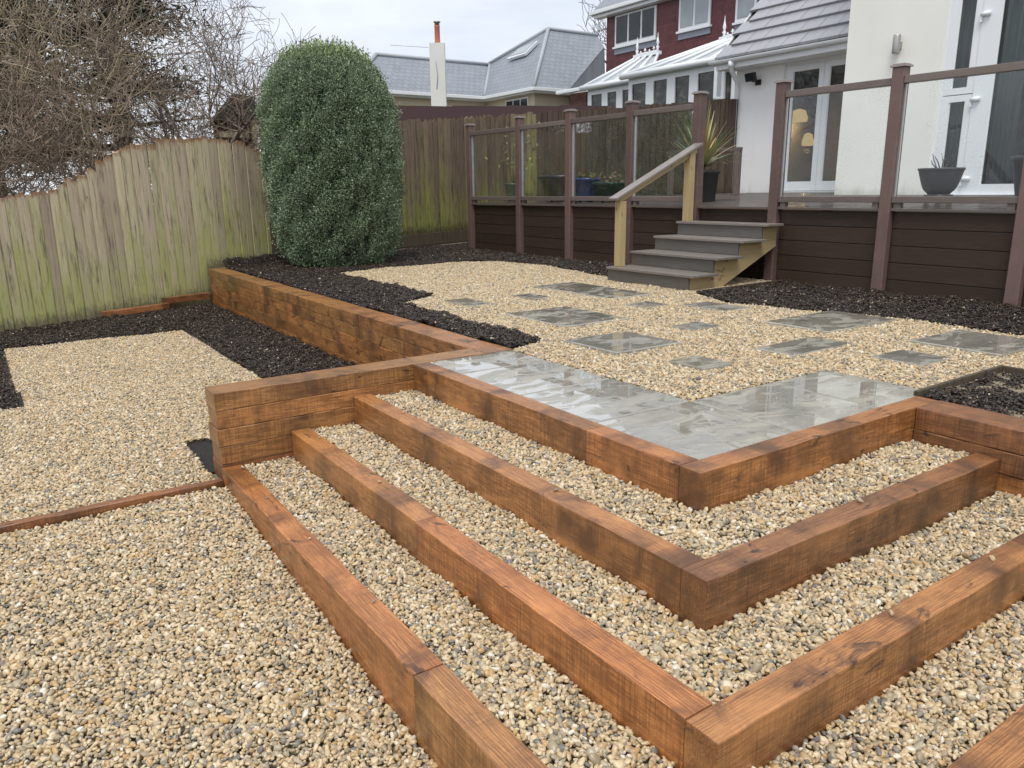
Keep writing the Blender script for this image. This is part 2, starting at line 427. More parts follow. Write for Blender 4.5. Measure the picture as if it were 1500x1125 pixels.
def soil_mat():
    t = NT('dark_wet_soil'); oc = t.oc()
    a = t.noise(oc, 5, 5, 0.7); b = t.noise(oc, 70, 4, 0.7)
    c = t.ramp(b, [(0.3, (0.008, 0.0065, 0.006)), (0.6, (0.020, 0.015, 0.013)), (0.8, (0.05, 0.04, 0.034))])
    return t.bsdf(c, t.ramp(a, [(0.4, 0.35), (0.7, 0.8)]), 0.5, b, 0.9, 0.03)
M['soil'] = soil_mat()

def bed_mat():
    t = NT('gravel_bedding'); oc = t.oc(); b = t.noise(oc, 60, 4, 0.7)
    return t.bsdf(t.ramp(b, [(0.35, (0.14, 0.112, 0.078)), (0.65, (0.40, 0.33, 0.22))]), 0.8, 0.3, b, 0.8, 0.02)
M['bedding'] = bed_mat()

def stone_mat():
    t = NT('buff_river_gravel'); rn = t.rnd()
    c = t.ramp(rn, [(0.0, (0.54, 0.41, 0.235)), (0.15, (0.43, 0.31, 0.165)), (0.29, (0.63, 0.515, 0.325)), (0.42, (0.31, 0.255, 0.165)),
                    (0.54, (0.55, 0.435, 0.265)), (0.67, (0.21, 0.19, 0.15)), (0.74, (0.66, 0.575, 0.42)), (0.79, (0.48, 0.31, 0.12)),
                    (0.85, (0.12, 0.12, 0.12)), (0.885, (0.38, 0.335, 0.24)), (0.975, (0.70, 0.66, 0.57))], 'CONSTANT')
    oc = t.oc()
    c = t.mix(t.math('MULTIPLY', t.noise(oc, 1.6, 3, 0.6), 0.45), c, (0.29, 0.25, 0.19))
    c = t.mix(1.0, c, (1.07, 1.04, 1.01), 'MULTIPLY')
    return t.bsdf(c, 0.34, 0.5)
M['stone'] = stone_mat()

def chip_mat():
    t = NT('dark_bark_and_soil'); rn = t.rnd()
    c = t.ramp(rn, [(0.0, (0.020, 0.013, 0.009)), (0.3, (0.036, 0.023, 0.015)), (0.55, (0.056, 0.036, 0.023)), (0.75, (0.024, 0.016, 0.011)),
                    (0.9, (0.07, 0.048, 0.036)), (0.97, (0.20, 0.15, 0.105)), (0.992, (0.5, 0.42, 0.3))], 'CONSTANT')
    return t.bsdf(c, 0.38, 0.45)
M['chip'] = chip_mat()

def attr_mat(name, rough=0.55, spec=0.4, trans=0.0):
    t = NT(name)
    c = t.n('Attribute', attribute_name='tint').outputs[0]
    return t.bsdf(c, rough, spec, **({'Transmission Weight': 0.0} if not trans else {'Subsurface Weight': trans}))
M['leaf'] = attr_mat('leaf', 0.7, 0.15)
M['bark'] = attr_mat('twig_bark', 0.8, 0.2)
M['flower'] = attr_mat('bedding_plant', 0.5, 0.4)
M['trunk'] = plain('dark_bark', (0.05, 0.042, 0.035), 0.85, 0.4, 12, bstr=0.5)
M['membrane'] = plain('soil_patch', (0.010, 0.009, 0.008), 0.95, 0.4, spec=0.1)

# ------------------------------------------------------------------ ground
def zlow(y):
    return -0.458 if y > 2.2 else -0.470 - 0.062 * min(2.2 - y, 2.4)

def smoothn(x, y, k=1.0):
    return (math.sin(1.7*x*k + 0.6*y*k + 1.1) + math.sin(2.9*y*k - 1.3*x*k) + 0.7*math.sin(4.7*x*k + 3.1*y*k + 2)) / 2.7

def sheet(name, x0, x1, y0, y1, step, zf, mat, kind='structure', label=None, cat=None):
    nx = max(1, int((x1-x0)/step)); ny = max(1, int((y1-y0)/step))
    vs = [(x0+(x1-x0)*i/nx, y0+(y1-y0)*j/ny, zf(x0+(x1-x0)*i/nx, y0+(y1-y0)*j/ny)) for j in range(ny+1) for i in range(nx+1)]
    fs = [(j*(nx+1)+i, j*(nx+1)+i+1, (j+1)*(nx+1)+i+1, (j+1)*(nx+1)+i) for j in range(ny) for i in range(nx)]
    me = bpy.data.meshes.new(name); me.from_pydata(vs, [], fs)
    for p in me.polygons: p.use_smooth = True
    o = link(name, me, mat)
    return tag(o, label, cat, kind=kind)

M['grass_ground'] = plain('rough_damp_ground', (0.055, 0.065, 0.03), 0.85, 0.4, 2.0)
sheet('ground', -60, 80, -40, 100, 10, lambda x, y: -0.75, M['grass_ground'])
sheet('lower_ground', -6.0, 1.40, -2.6, 8.9, 0.12, lambda x, y: zlow(y) - 0.022 + 0.006*smoothn(x, y, 2), M['bedding'])
def upz(x, y):
    return -0.016 + 0.004 * smoothn(x, y, 2)
sheet('terrace_ground', 0.6, 6.8, 0.06, 11.3, 0.12, upz, M['bedding'])
sheet('terrace_ground', 1.56, 4.88, -1.5, 0.06, 0.12, upz, M['bedding'])

def fence_y(x): return 8.94 + 0.36 * x

# ---- scattered stones and chips (geometry nodes on our own points) -------
def hull_mesh(name, k, mat, flat, seed):
    q = random.Random(seed)
    bm = bmesh.new()
    for _ in range(k):
        v = Vector((q.gauss(0, 1), q.gauss(0, 1), q.gauss(0, 1))).normalized()
        bm.verts.new(Vector((v.x, v.y * q.uniform(0.75, 0.95), v.z * flat)) * 0.5)
    res = bmesh.ops.convex_hull(bm, input=bm.verts)
    bmesh.ops.delete(bm, geom=list({g for g in res['geom_interior'] + res['geom_unused'] if isinstance(g, bmesh.types.BMVert)}), context='VERTS')
    bmesh.ops.remove_doubles(bm, verts=bm.verts[:], dist=0.13)
    bmesh.ops.bevel(bm, geom=bm.edges[:], offset=0.03, segments=1, affect='EDGES', clamp_overlap=True)
    bmesh.ops.recalc_face_normals(bm, faces=bm.faces)
    me = bpy.data.meshes.new(name); bm.to_mesh(me); bm.free()
    for p in me.polygons: p.use_smooth = True
    me.materials.append(mat)
    return me

def scatter_tree(name, meshes):
    ng = bpy.data.node_groups.new(name, 'GeometryNodeTree')
    ng.interface.new_socket(name='Geometry', in_out='INPUT', socket_type='NodeSocketGeometry')
    ng.interface.new_socket(name='Geometry', in_out='OUTPUT', socket_type='NodeSocketGeometry')
    N = ng.nodes; L = ng.links
    gi = N.new('NodeGroupInput'); go = N.new('NodeGroupOutput')
    join = N.new('GeometryNodeJoinGeometry')
    for i, me in enumerate(meshes):
        ob = bpy.data.objects.new(me.name, me)
        oi = N.new('GeometryNodeObjectInfo'); oi.inputs['Object'].default_value = ob
        oi.inputs['As Instance'].default_value = True
        L.new(oi.outputs['Geometry'], join.inputs[0])
    ip = N.new('GeometryNodeInstanceOnPoints')
    ip.inputs['Pick Instance'].default_value = True
    L.new(gi.outputs[0], ip.inputs['Points']); L.new(join.outputs[0], ip.inputs['Instance'])
    for nm, typ, sk in (('idx', 'INT', 'Instance Index'), ('rot', 'FLOAT_VECTOR', 'Rotation'), ('scl', 'FLOAT_VECTOR', 'Scale')):
        a = N.new('GeometryNodeInputNamedAttribute'); a.data_type = typ
        a.inputs['Name'].default_value = nm
        L.new(a.outputs[0], ip.inputs[sk])
    L.new(ip.outputs[0], go.inputs[0])
    return ng

NST = 12
stone_ng = scatter_tree('gravel_scatter', [hull_mesh('gravel_stone', 18, M['stone'], 0.62, 100+i) for i in range(NST)])
chip_ng = scatter_tree('bark_scatter', [hull_mesh('bark_piece', 11, M['chip'], 0.45, 300+i) for i in range(NST)])

def in_poly(x, y, poly):
    ins = np.zeros(len(x), bool); n = len(poly)
    for i in range(n):
        x0, y0 = poly[i]; x1, y1 = poly[(i+1) % n]
        c = ((y0 > y) != (y1 > y))
        with np.errstate(divide='ignore', invalid='ignore'):
            xi = (x1 - x0) * (y - y0) / (y1 - y0 if y1 != y0 else 1e-9) + x0
        ins ^= c & (x < xi)
    return ins

def scatter(name, poly, holes, zf, spacing, size, ng, label, cat, layers=2, elong=1.0, tilt=0.5, zj=0.004, stray=None):
    P = np.array(poly)
    x0, y0 = P.min(0); x1, y1 = P.max(0)
    pts = []
    for l in range(layers):
        sp = spacing * (1.0 if l == 0 else 1.35 + 0.4*(l-1))
        gx, gy = np.meshgrid(np.arange(x0, x1, sp), np.arange(y0, y1, sp * 0.9))
        gx = gx + (np.arange(gx.shape[0]) % 2)[:, None] * sp / 2
        gx = (gx + rng.uniform(-.42, .42, gx.shape) * sp).ravel(); gy = (gy + rng.uniform(-.42, .42, gy.shape) * sp).ravel()
        k = in_poly(gx, gy, poly)
        for h in holes: k &= ~in_poly(gx, gy, h)
        gx, gy = gx[k], gy[k]
        z = np.array([zf(a, b) for a, b in zip(gx, gy)]) + rng.uniform(-zj, zj, len(gx)) + l * size * 0.26
        pts.append(np.stack([gx, gy, z], 1))
    if stray: pts.append(np.array(stray))
    p = np.concatenate(pts); n = len(p)
    c = p.mean(0)
    me = bpy.data.meshes.new(name)
    me.vertices.add(n)
    me.vertices.foreach_set('co', (p - c).astype(np.float32).ravel())
    a = me.attributes.new('idx', 'INT', 'POINT'); a.data.foreach_set('value', rng.integers(0, NST, n).astype(np.int32))
    rot = np.stack([rng.normal(0, tilt, n), rng.normal(0, tilt, n), rng.uniform(0, 6.283, n)], 1)
    a = me.attributes.new('rot', 'FLOAT_VECTOR', 'POINT'); a.data.foreach_set('vector', rot.astype(np.float32).ravel())
    s = size * np.exp(rng.normal(0, 0.24, n))
    scl = np.stack([s * rng.uniform(0.95, 1.3, n) * elong, s * rng.uniform(0.75, 1.0, n), s * rng.uniform(0.8, 1.15, n)], 1)
    a = me.attributes.new('scl', 'FLOAT_VECTOR', 'POINT'); a.data.foreach_set('vector', scl.astype(np.float32).ravel())
    o = link(name, me, None, None, tuple(c))
    md = o.modifiers.new('scatter', 'NODES'); md.node_group = ng
    tag(o, label, cat, kind='stuff')
    return n

T = [0.0, 0.374, 0.734, 1.102]            # outward offset of each step's outer face
ZT = [0.0, -0.130, -0.261, -0.388]        # top of each step's sleepers
L1, R1 = 2.170, 1.381
# stepping stones x0,x1,y0,y1
STONES = [
 ('small grey stepping slab beside the bark bed, farthest left of all', 1.40, 1.64, 3.86, 4.30),
 ('long wet stepping slab lying in front of the wooden stairs', 2.64, 3.14, 3.44, 4.62),
 ('tiny grey stepping slab left of the long slab by the stairs', 2.06, 2.27, 3.86, 4.18),
 ('large square wet stepping slab, second from the patio kerb', 1.42, 2.03, 2.56, 3.34),
 ('large wet stepping slab nearest the inner corner of the patio kerb', 1.09, 1.64, 1.65, 2.16),
 ('small stepping slab in the gravel midway to the stairs', 2.49, 2.75, 2.86, 3.10),
 ('grey stepping slab just right of the foot of the stairs', 2.85, 3.15, 2.33, 2.79),
 ('small square stepping slab alone in the middle of the gravel', 2.03, 2.30, 1.90, 2.12),
 ('small square stepping slab beside the inner edge of the patio paving', 1.18, 1.41, 1.05, 1.31),
 ('narrow bluish stepping slab between the paving and the big olive slab', 1.85, 2.45, 0.98, 1.26),
 ('broad olive grey stepping slab touching the right bark bed', 2.68, 3.50, 1.30, 1.83),
 ('broad brown grey stepping slab at the right edge of the picture', 2.79, 3.39, 0.27, 0.81),
 ('small grey stepping slab above the right soil bed', 2.18, 2.50, 0.40, 0.70)]
GUP = [(0.69,2.16),(1.01,2.30),(1.03,3.4),(1.10,4.47),(1.52,4.72),(1.56,5.9),(1.6,7.3),(2.4,7.55),(3.3,7.6),(3.95,7.4),(4.1,6.4),(3.95,5.5),(3.81,4.7),(4.86,4.62),(4.86,3.30),(3.52,3.25),
       (3.3,2.72),(3.40,2.08),(3.62,1.45),(3.56,0.48),(3.6,-1.3),(2.50,-1.3),(2.47,0.15),(1.74,0.13),(1.735,0.69),(0.69,0.69)]
gc = 0
gc += scatter('gravel', GUP, [[(a+0.015,c+0.015),(b-0.015,c+0.015),(b-0.015,d-0.015),(a+0.015,d-0.015)] for _, a, b, c, d in STONES],
        lambda x, y: -0.009 + 0.006*smoothn(x, y, 3), 0.0155, 0.0200, stone_ng, 'golden gravel around the stepping slabs on the upper terrace', 'gravel')
GLB = [(-5.0,2.22),(-1.13,2.22),(-1.13,2.95),(-0.98,2.95),(-0.98,2.36),(-0.25,2.36),(-0.27,4.4),(-0.29,7.0),(-1.1,7.03),(-1.9,6.95),(-1.88,4.46),(-5.0,4.46)]
gc += scatter('gravel', GLB, [], lambda x, y: zlow(y) - 0.005 + 0.010*smoothn(x, y, 1.5), 0.0155, 0.0200, stone_ng, 'pale gravel square behind the thin edging board, beside the retaining wall', 'gravel')
GLF = [(-4.0,-1.9),(-0.7,-1.9),(1.37,-1.9),(1.37,-1.115),(-1.106,-1.115),(-1.106,2.13),(-4.0,2.13)]
gc += scatter('gravel', GLF, [], lambda x, y: zlow(y) + 0.014*smoothn(x, y, 2.0), 0.0150, 0.0200, stone_ng, 'buff and grey gravel in the foreground in front of the lowest step', 'gravel')
STRAY = [[(-0.30,1.7,-0.124),(-0.31,0.42,-0.124),(0.5,-0.30,-0.124)], [(-0.66,1.95,-0.255),(-0.67,1.2,-0.255),(0.1,-0.66,-0.255),(0.7,-0.665,-0.255)], [(-1.02,2.08,-0.375),(-1.03,1.1,-0.382),(-1.025,0.5,-0.382),(-1.04,1.62,-0.382)]]
names = ['gravel tread between the patio kerb and the second sleeper step', 'gravel tread between the second and third sleeper steps', 'gravel tread between the third and lowest sleeper steps']
for i in range(3):
    o_, n_ = -T[i], -T[i+1] + 0.10
    poly = [(n_+0.004, n_+0.004), (R1-0.005, n_+0.004), (R1-0.005, o_-0.004), (o_-0.004, o_-0.004), (o_-0.004, L1-0.005), (n_+0.004, L1-0.005)]
    zt = ZT[i+1] - 0.020
    def zf(x, y, o_=o_, zt=zt):
        d = min(abs(x - o_) if y > o_ else 9, abs(y - o_) if x > o_ else 9)
        return zt + 0.010*smoothn(x, y, 3.5) - 0.05 * max(0, 0.1 - d)
    gc += scatter('gravel', poly, [], zf, 0.0150, 0.0200, stone_ng, names[i], 'gravel', stray=STRAY[i])
    MB().prism([(p[0], p[1], zt-0.05) for p in poly], (0, 0, 0.028)).build('tread_bed', M['bedding'])['kind'] = 'structure'

# soil and bark beds
def mound(x, y):
    bank = 0.15 * max(0.0, 1 - (fence_y(x) - y) / 0.3) if x < 1.7 else 0.0
    return 0.006 + 0.012*smoothn(x, y, 2.3) + bank
BUL = [(0.705,2.22),(1.02,2.32),(1.04,3.4),(1.11,4.47),(1.54,4.74),(1.58,5.9),(1.6,7.3),(2.4,7.55),(3.3,7.6),(3.95,7.4),(4.1,6.4),(3.95,5.5),(3.80,4.72),(4.84,4.66),(4.87,9.60),(5.9,9.60),(5.9,10.95),(0.72,9.1)]
BUR = [(3.52,3.24),(4.87,3.28),(4.87,-1.3),(3.6,-1.3),(3.56,0.48),(3.62,1.45),(3.40,2.08),(3.3,2.70)]
BSR = [(1.585,-1.3),(2.44,-1.3),(2.43,0.10),(1.60,0.085)]
BLL = [(-0.27,2.36),(0.49,2.36),(0.49,8.95),(-4.8,7.2),(-4.8,4.46),(-1.89,4.46),(-1.92,6.96),(-1.1,7.04),(-0.28,7.01),(-0.26,4.4)]
def bed(name, poly, zf0, label, spacing=0.016, size=0.0185):
    def zf(x, y): return zf0(x, y) + 0.012*math.sin(19*x+7*math.sin(5*y))*math.sin(17*y+5*math.sin(7*x)) + 0.006*math.sin(43*x-31*y)
    P = np.array(poly); x0, y0 = P.min(0); x1, y1 = P.max(0); st = 0.07
    bm = bmesh.new(); gx = np.arange(x0, x1+st, st); gy = np.arange(y0, y1+st, st)
    vv = {}
    def gv(i, j):
        if (i, j) not in vv:
            x, y = gx[i], gy[j]
            vv[i, j] = bm.verts.new((x, y, zf(x, y) - 0.006 + random.uniform(-0.006, 0.006)))
        return vv[i, j]
    cx, cy = np.meshgrid(gx[:-1]+st/2, gy[:-1]+st/2, indexing='ij')
    ok = in_poly(cx.ravel(), cy.ravel(), poly).reshape(cx.shape)
    for i in range(ok.shape[0]):
        for j in range(ok.shape[1]):
            if ok[i, j]: bm.faces.new((gv(i,j), gv(i+1,j), gv(i+1,j+1), gv(i,j+1)))
    me = bpy.data.meshes.new('bed_soil'); bm.to_mesh(me); bm.free()
    for p in me.polygons: p.use_smooth = True
    o = link('bed_soil', me, M['soil']); tag(o, kind='structure')
    return scatter(name, poly, [], zf, spacing, size, chip_ng, label, 'bark mulch', 2, 1.25, 0.45, 0.007)
gc += bed('bark_mulch', BUL, mound, 'dark bark mulch between the hedge, retaining wall and deck')
gc += bed('bark_mulch', BUR, mound, 'dark bark mulch bed under the deck panels right of the stairs')
gc += bed('bark_mulch', BSR, lambda x, y: mound(x, y) - 0.02, 'black soil bed behind the sleepers at the right edge')
gc += bed('bark_mulch', BLL, lambda x, y: zlow(3) + 0.01 + 0.018*smoothn(x, y, 1.7), 'black soil strip between the lower gravel, fence and retaining wall')
print('scatter points', gc)

# ------------------------------------------------------------------ sleeper steps
SW, SH = 0.100, 0.200
def step(i, label, joints_left, joints_right, mats):
    t, z = T[i], ZT[i]
    e = empty('sleeper_step', (-t, -t, z - SH), label, 'timber step', 'sleeper steps up to the patio')
    SHi = 0.30 if i == 3 else SH
    zc = z - SHi/2
    xr = R1 if i else 1.583
    k = 0
    cut = [-t] + joints_right + [xr - (0.003 if i else 0)]
    for a, b in zip(cut[:-1], cut[1:]):
        beam('sleeper', (a, -t+SW/2, zc), (b-0.002, -t+SW/2, zc), SW, SHi, M[mats[1]], e, 0.0035, 0.0020, 12, i*10+k); k += 1
    cut = [-t+SW] + joints_left + [L1-0.003]
    for a, b in zip(cut[:-1], cut[1:]):
        beam('sleeper', (-t+SW/2, a+0.001, zc), (-t+SW/2, b-0.002, zc), SW, SHi, M[mats[0]], e, 0.0035, 0.0020, 12, i*10+k); k += 1
step(0, 'top sleeper kerb edging the wet grey patio paving', [0.622], [], ('sleeper', 'sleeper_olive'))
step(1, 'second sleeper step, just below the patio kerb', [], [], ('sleeper', 'sleeper_dark'))
step(2, 'third sleeper step, with a dark butt joint halfway along', [0.748], [], ('sleeper', 'sleeper'))
step(3, 'lowest sleeper step meeting the foreground gravel', [0.062], [], ('sleeper', 'sleeper'))

# return wall at the left end of the steps: courses laid flat
e = empty('sleeper_wall', (-1.102, L1+0.1, -0.5), 'short stacked sleeper wall closing the left end of the steps', 'retaining wall')
for k in range(5):
    z1 = -0.0945 * k
    mt = ['sleeper_olive', 'sleeper', 'sleeper_olive', 'sleeper_olive', 'sleeper_dark'][k]
    beam('sleeper', (-1.102 + [0, 0.004, -0.002, 0.006, 0.002][k], L1+0.0925, z1-0.0465), (0.493, L1+0.0925, z1-0.0465), 0.185, 0.0925, M[mt], e, 0.004, 0.002, 14, 60+k)

# long retaining wall
e = empty('sleeper_wall', (0.59, 5.6, -0.5), 'long stacked sleeper retaining wall running back to the mossy fence', 'retaining wall')
jo = [[4.1, 6.6], [3.3, 5.5, 7.7], [4.6, 7.0], [3.6, 6.1, 8.2], [5.0, 7.4]]
for k in range(5):
    z1 = -0.101 * k
    cut = [L1+0.002] + jo[k] + [9.0]
    for q, (a, b) in enumerate(zip(cut[:-1], cut[1:])):
        w0 = 0.003 * random.uniform(-1, 1)
        beam('sleeper', (0.597+w0, a, z1-0.0497), (0.597+w0, b-0.004, z1-0.0497), 0.205, 0.0990, M['sleeper_olive' if (k+q) % 3 else 'sleeper'], e, 0.004, 0.002, 12, 80+k*5+q)

# right wall beside the steps
e = empty('sleeper_wall', (1.48, -0.6, -0.5), 'dark wet sleeper wall closing the right end of the steps', 'retaining wall')
for k in range(7):
    z1 = -0.0995 * k
    beam('sleeper', (1.483, -0.003, z1-0.049), (1.483, -1.9, z1-0.049), 0.2, 0.0975, M['sleeper_dark' if k < 2 else 'sleeper_olive'], e, 0.004, 0.002, 10, 120+k)

# edging boards
tag(beam('edging_board', (-4.0, 2.175, -0.49), (-1.106, 2.168, -0.49), 0.052, 0.085, M['sleeper_dark'], None, 0.004, 0.004, 12, 5), 'thin reddish timber edging board dividing the two lower gravel areas', 'edging')
e = empty('bed_edging', (1.6, 0.1, -0.1), 'thin dark timber edging round the right soil bed', 'edging')
beam('edging_board', (1.585, 0.112, -0.03), (2.455, 0.125, -0.03), 0.02, 0.10, M['fence_dark'], e, 0.003, 0.001, 6, 7)
beam('edging_board', (2.46, 0.138, -0.03), (2.46, -1.3, -0.03), 0.02, 0.10, M['fence_dark'], e, 0.003, 0.001, 6, 8)
tag(beam('edging_board', (3.53, 3.255, -0.02), (4.84, 3.30, -0.02), 0.02, 0.09, M['fence_dark'], None, 0.003, 0.001, 6, 9), 'thin dark edging board beside the stairs at the right bark bed', 'edging')
tag(beam('loose_sleeper', (-0.86, 8.50, -0.415), (-0.10, 8.72, -0.40), 0.08, 0.07, M['sleeper_dark'], None, 0.005, 0.003, 6, 11), 'short loose orange sleeper lying at the foot of the mossy fence', 'timber')
tag(beam('loose_sleeper', (-0.13, 8.82, -0.35), (0.46, 8.95, -0.345), 0.08, 0.08, M['sleeper_dark'], None, 0.005, 0.003, 6, 12), 'short loose orange sleeper wedged between the mossy fence and retaining wall', 'timber')
me_ = MB(); me_.prism([(-1.13,2.36,-0.472),(-0.98,2.36,-0.472),(-0.98,2.95,-0.474),(-1.13,2.95,-0.474)], (0,0,0.006))
tag(me_.build('soil_patch', M['soil']), 'patch of dark soil showing beside the short sleeper wall', 'membrane')  # patch of dark soil where the gravel stops

# ------------------------------------------------------------------ paving
def slab_mesh(name, x0, x1, y0, y1, ztop, th, parent=None, rag=0.004, seed=0):
    q = random.Random(seed)
    cx, cy = (x0+x1)/2, (y0+y1)/2
    pts = []
    for (ax, ay), (bx, by) in (((x0,y0),(x1,y0)),((x1,y0),(x1,y1)),((x1,y1),(x0,y1)),((x0,y1),(x0,y0))):
        for k in range(6):
            f = k/6
            pts.append((ax+(bx-ax)*f + q.uniform(-rag, 0)*(1 if ax+bx > 2*cx else -1 if ax+bx < 2*cx else q.choice((-.3,.3))) - cx,
                        ay+(by-ay)*f + q.uniform(-rag, 0)*(1 if ay+by > 2*cy else -1 if ay+by < 2*cy else q.choice((-.3,.3))) - cy))
    n = len(pts)
    vs = [(x, y, -th) for x, y in pts] + [(x, y, -0.006) for x, y in pts] + [(x*0.985, y*0.985, 0) for x, y in pts]
    fs = [tuple(range(n))[::-1]] + [(i, (i+1) % n, (i+1) % n+n, i+n) for i in range(n)] + [(i+n, (i+1) % n+n, (i+1) % n+2*n, i+2*n) for i in range(n)] + [tuple(range(2*n, 3*n))]
    me = bpy.data.meshes.new(name); me.from_pydata(vs, [], fs)
    return link(name, me, M['slab'], parent, (cx, cy, ztop))
e = empty('patio_paving', (0.1, 0.1, -0.04)); tag(e, kind='structure')
PV = [(0.103,0.680,0.103,0.680),(0.103,0.682,0.690,1.236),(0.103,0.682,1.246,1.80),(0.103,0.682,1.810,2.166),(0.690,1.260,0.103,0.682),(1.270,1.731,0.103,0.682)]
for k, (a, b, c, d) in enumerate(PV): slab_mesh('slab', a, b, c, d, -0.003, 0.035, e, 0.003, k)
for k, (lab, a, b, c, d) in enumerate(STONES):
    o = slab_mesh('stepping_stone', a, b, c, d, 0.010 + 0.002*(k % 3), 0.035, None, 0.007, 50+k)
    o.rotation_euler = (R(random.uniform(-.3,.3)), R(random.uniform(-.3,.3)), R(random.uniform(-1,1)))
    tag(o, lab, 'paving slab', 'stepping slabs in the gravel')

# ------------------------------------------------------------------ deck
DX = 4.94
def dz(x): return 0.755 + 0.027 * (x - DX)
POSTS = [9.54, 8.125, 6.92, 5.70, 4.605, 3.51, 2.295, 1.14, 0.0]
dk = empty('deck', (DX, 5, 0), 'raised dark brown composite deck along the house', 'deck')
# decking boards run along the front edge
def deck_end(x):   # where the back fence / house cuts the boards off
    if x < 7.0: return 9.66
    return min(9.66, 11.1 - (x - 7.0) * 2.05)
nb = int((8.88 - (DX - 0.045)) / 0.145)
for k in range(nb + 1):
    x = DX - 0.045 + 0.145 * k
    x1 = x + 0.139
    y1 = deck_end(x1) - 0.05
    y0 = -0.6 if x1 < 7.98 else 4.90
    if y1 <= y0: continue
    xm = (x + x1) / 2
    o = beam('deck_board', (xm, y0, dz(xm) - 0.0125), (xm, y1, dz(xm) - 0.0125), 0.139, 0.025, M['decking'], dk, 0.003)
# fascia boards per bay
for a, b in zip(POSTS[:-1], POSTS[1:]):
    for k in range(5):
        zt = 0.722 - 0.1525 * k
        hh = 0.146 if k < 4 else 0.15
        beam('fascia_board', (DX+0.012, b+0.062, zt-hh/2), (DX+0.012, a-0.062, zt-hh/2), 0.022, hh, M['fascia'], dk, 0.004)
        for yy in (b+0.10, a-0.10):
            if yy < 4:
                s = MB().lathe((0, 0, 0), [(0.005, 0), (0.004, 0.002)], 8).build('screw', M['galv'], dk)
                s.rotation_euler = (0, -math.pi/2, 0)
                s.location = Vector((DX-0.0012, yy, zt-hh/2)) - wloc(dk)
box('subframe', (DX+0.026, -0.6, -0.1), (DX+0.09, 9.55, 0.72), M['black'], dk)

bl = empty('deck_balustrade', (DX, 5, 0.7), 'brown post and glass balustrade along the front of the deck', 'balustrade')
PW = 0.108
for k, y in enumerate(POSTS):
    zt = 1.985 - 0.006*abs(k-1)
    o = box('post', (DX-PW/2-0.012, y-PW/2, -0.12), (DX+PW/2-0.012, y+PW/2, zt), M['post'], bl, 0.006)
    MB().box((DX-0.079, y-0.068, zt+0.001), (DX+0.055, y+0.068, zt+0.018)).box((DX-0.064, y-0.053, zt+0.0185), (DX+0.04, y+0.053, zt+0.028)).build('cap', M['cap'], o)
for a, b in zip(POSTS[:-1], POSTS[1:]):
    gate = abs(a - 4.605) < 0.01
    if gate: continue
    y0, y1 = b + PW/2 + 0.001, a - PW/2 - 0.001
    beam('top_rail', (DX-0.012, y0, 1.842), (DX-0.012, y1, 1.848), 0.075, 0.062, M['rail'], bl, 0.005)
    beam('bottom_rail', (DX-0.012, y0, 0.832), (DX-0.012, y1, 0.832), 0.075, 0.058, M['rail'], bl, 0.005)
    for yy in (y0+0.05, y1-0.05): box('rail_foot', (DX-0.036, yy-0.03, 0.757), (DX+0.014, yy+0.03, 0.8025), M['rail'], bl)
    g = box('glass_pane', (DX-0.015, y0+0.012, 0.862), (DX-0.009, y1-0.012, 1.811), M['glass'], bl)
    for yy in (y0, y1-0.0115): box('glass_channel', (DX-0.026, yy, 0.862), (DX+0.002, yy+0.0112, 1.811), M['galv'], bl)

# side rail on the deck by the house corner
sr = empty('side_railing', (8.0, 7.0, 0.83), 'low grey brown railing on the deck between spiky plant and house', 'railing')
beam('rail', (7.95, 6.50, 1.525), (7.95, 8.02, 1.535), 0.07, 0.055, M['rail'], sr)
for y in (6.55, 7.97): box('post', (7.91, y-0.04, dz(7.95)), (7.99, y+0.04, 1.497), M['rail'], sr, 0.004)

# ------------------------------------------------------------------ stairs
st = empty('deck_stairs', (4.2, 4.0, 0), 'grey composite stairs with pine stringer up to the deck', 'stairs')
XF = [3.575, 3.915, 4.265, 4.615]; rise = 0.148
YS0, YS1 = 3.43, 4.60
for k in range(4):
    z = rise * (k + 1)
    x1 = XF[k+1] + 0.02 if k < 3 else 4.885
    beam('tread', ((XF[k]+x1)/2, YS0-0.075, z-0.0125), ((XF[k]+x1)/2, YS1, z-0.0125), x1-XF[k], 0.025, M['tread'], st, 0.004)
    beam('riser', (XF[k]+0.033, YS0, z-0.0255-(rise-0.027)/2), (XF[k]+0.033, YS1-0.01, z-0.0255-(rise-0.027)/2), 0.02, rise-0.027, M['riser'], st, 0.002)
pts = [(XF[0]+0.045, -0.04)]
for k in range(4):
    pts += [(XF[k]+0.045, rise*(k+1)-0.027), ((XF[k+1]+0.045) if k < 3 else 4.88, rise*(k+1)-0.027)]
pts += [(4.88, 0.36), (XF[0]+0.42, -0.04)]
for y in (YS0+0.004, YS1-0.055):
    o = MB().prism([(x, y, z) for x, z in pts], (0, 0.045, 0)).build('stringer', M['pine'], st)
box('side_board', (4.9, YS0-0.02, 0.60), (4.922, YS1, 0.722), M['fascia'], st) if False else None

hr = empty('stair_handrail', (4.2, 4.52, 0.15), 'pine posts carrying a grey sloping handrail beside the stairs', 'handrail')
def vpost(name, x, y, z0, z1, w, mat, parent):
    return beam(name, (x, y, z0), (x, y, z1), w, w, mat, parent, 0.004)
vpost('post', 3.70, 4.52, 0.1485, 0.83, 0.085, M['pine'], hr)
vpost('post', 4.715, 4.52, 0.5925, 1.35, 0.085, M['pine'], hr)
beam('under_rail', (3.655, 4.52, 0.838), (4.80, 4.52, 1.365), 0.045, 0.06, M['pine'], hr)
beam('rail_cap', (3.585, 4.52, 0.850), (4.845, 4.52, 1.430), 0.13, 0.024, M['tread'], hr, 0.003)

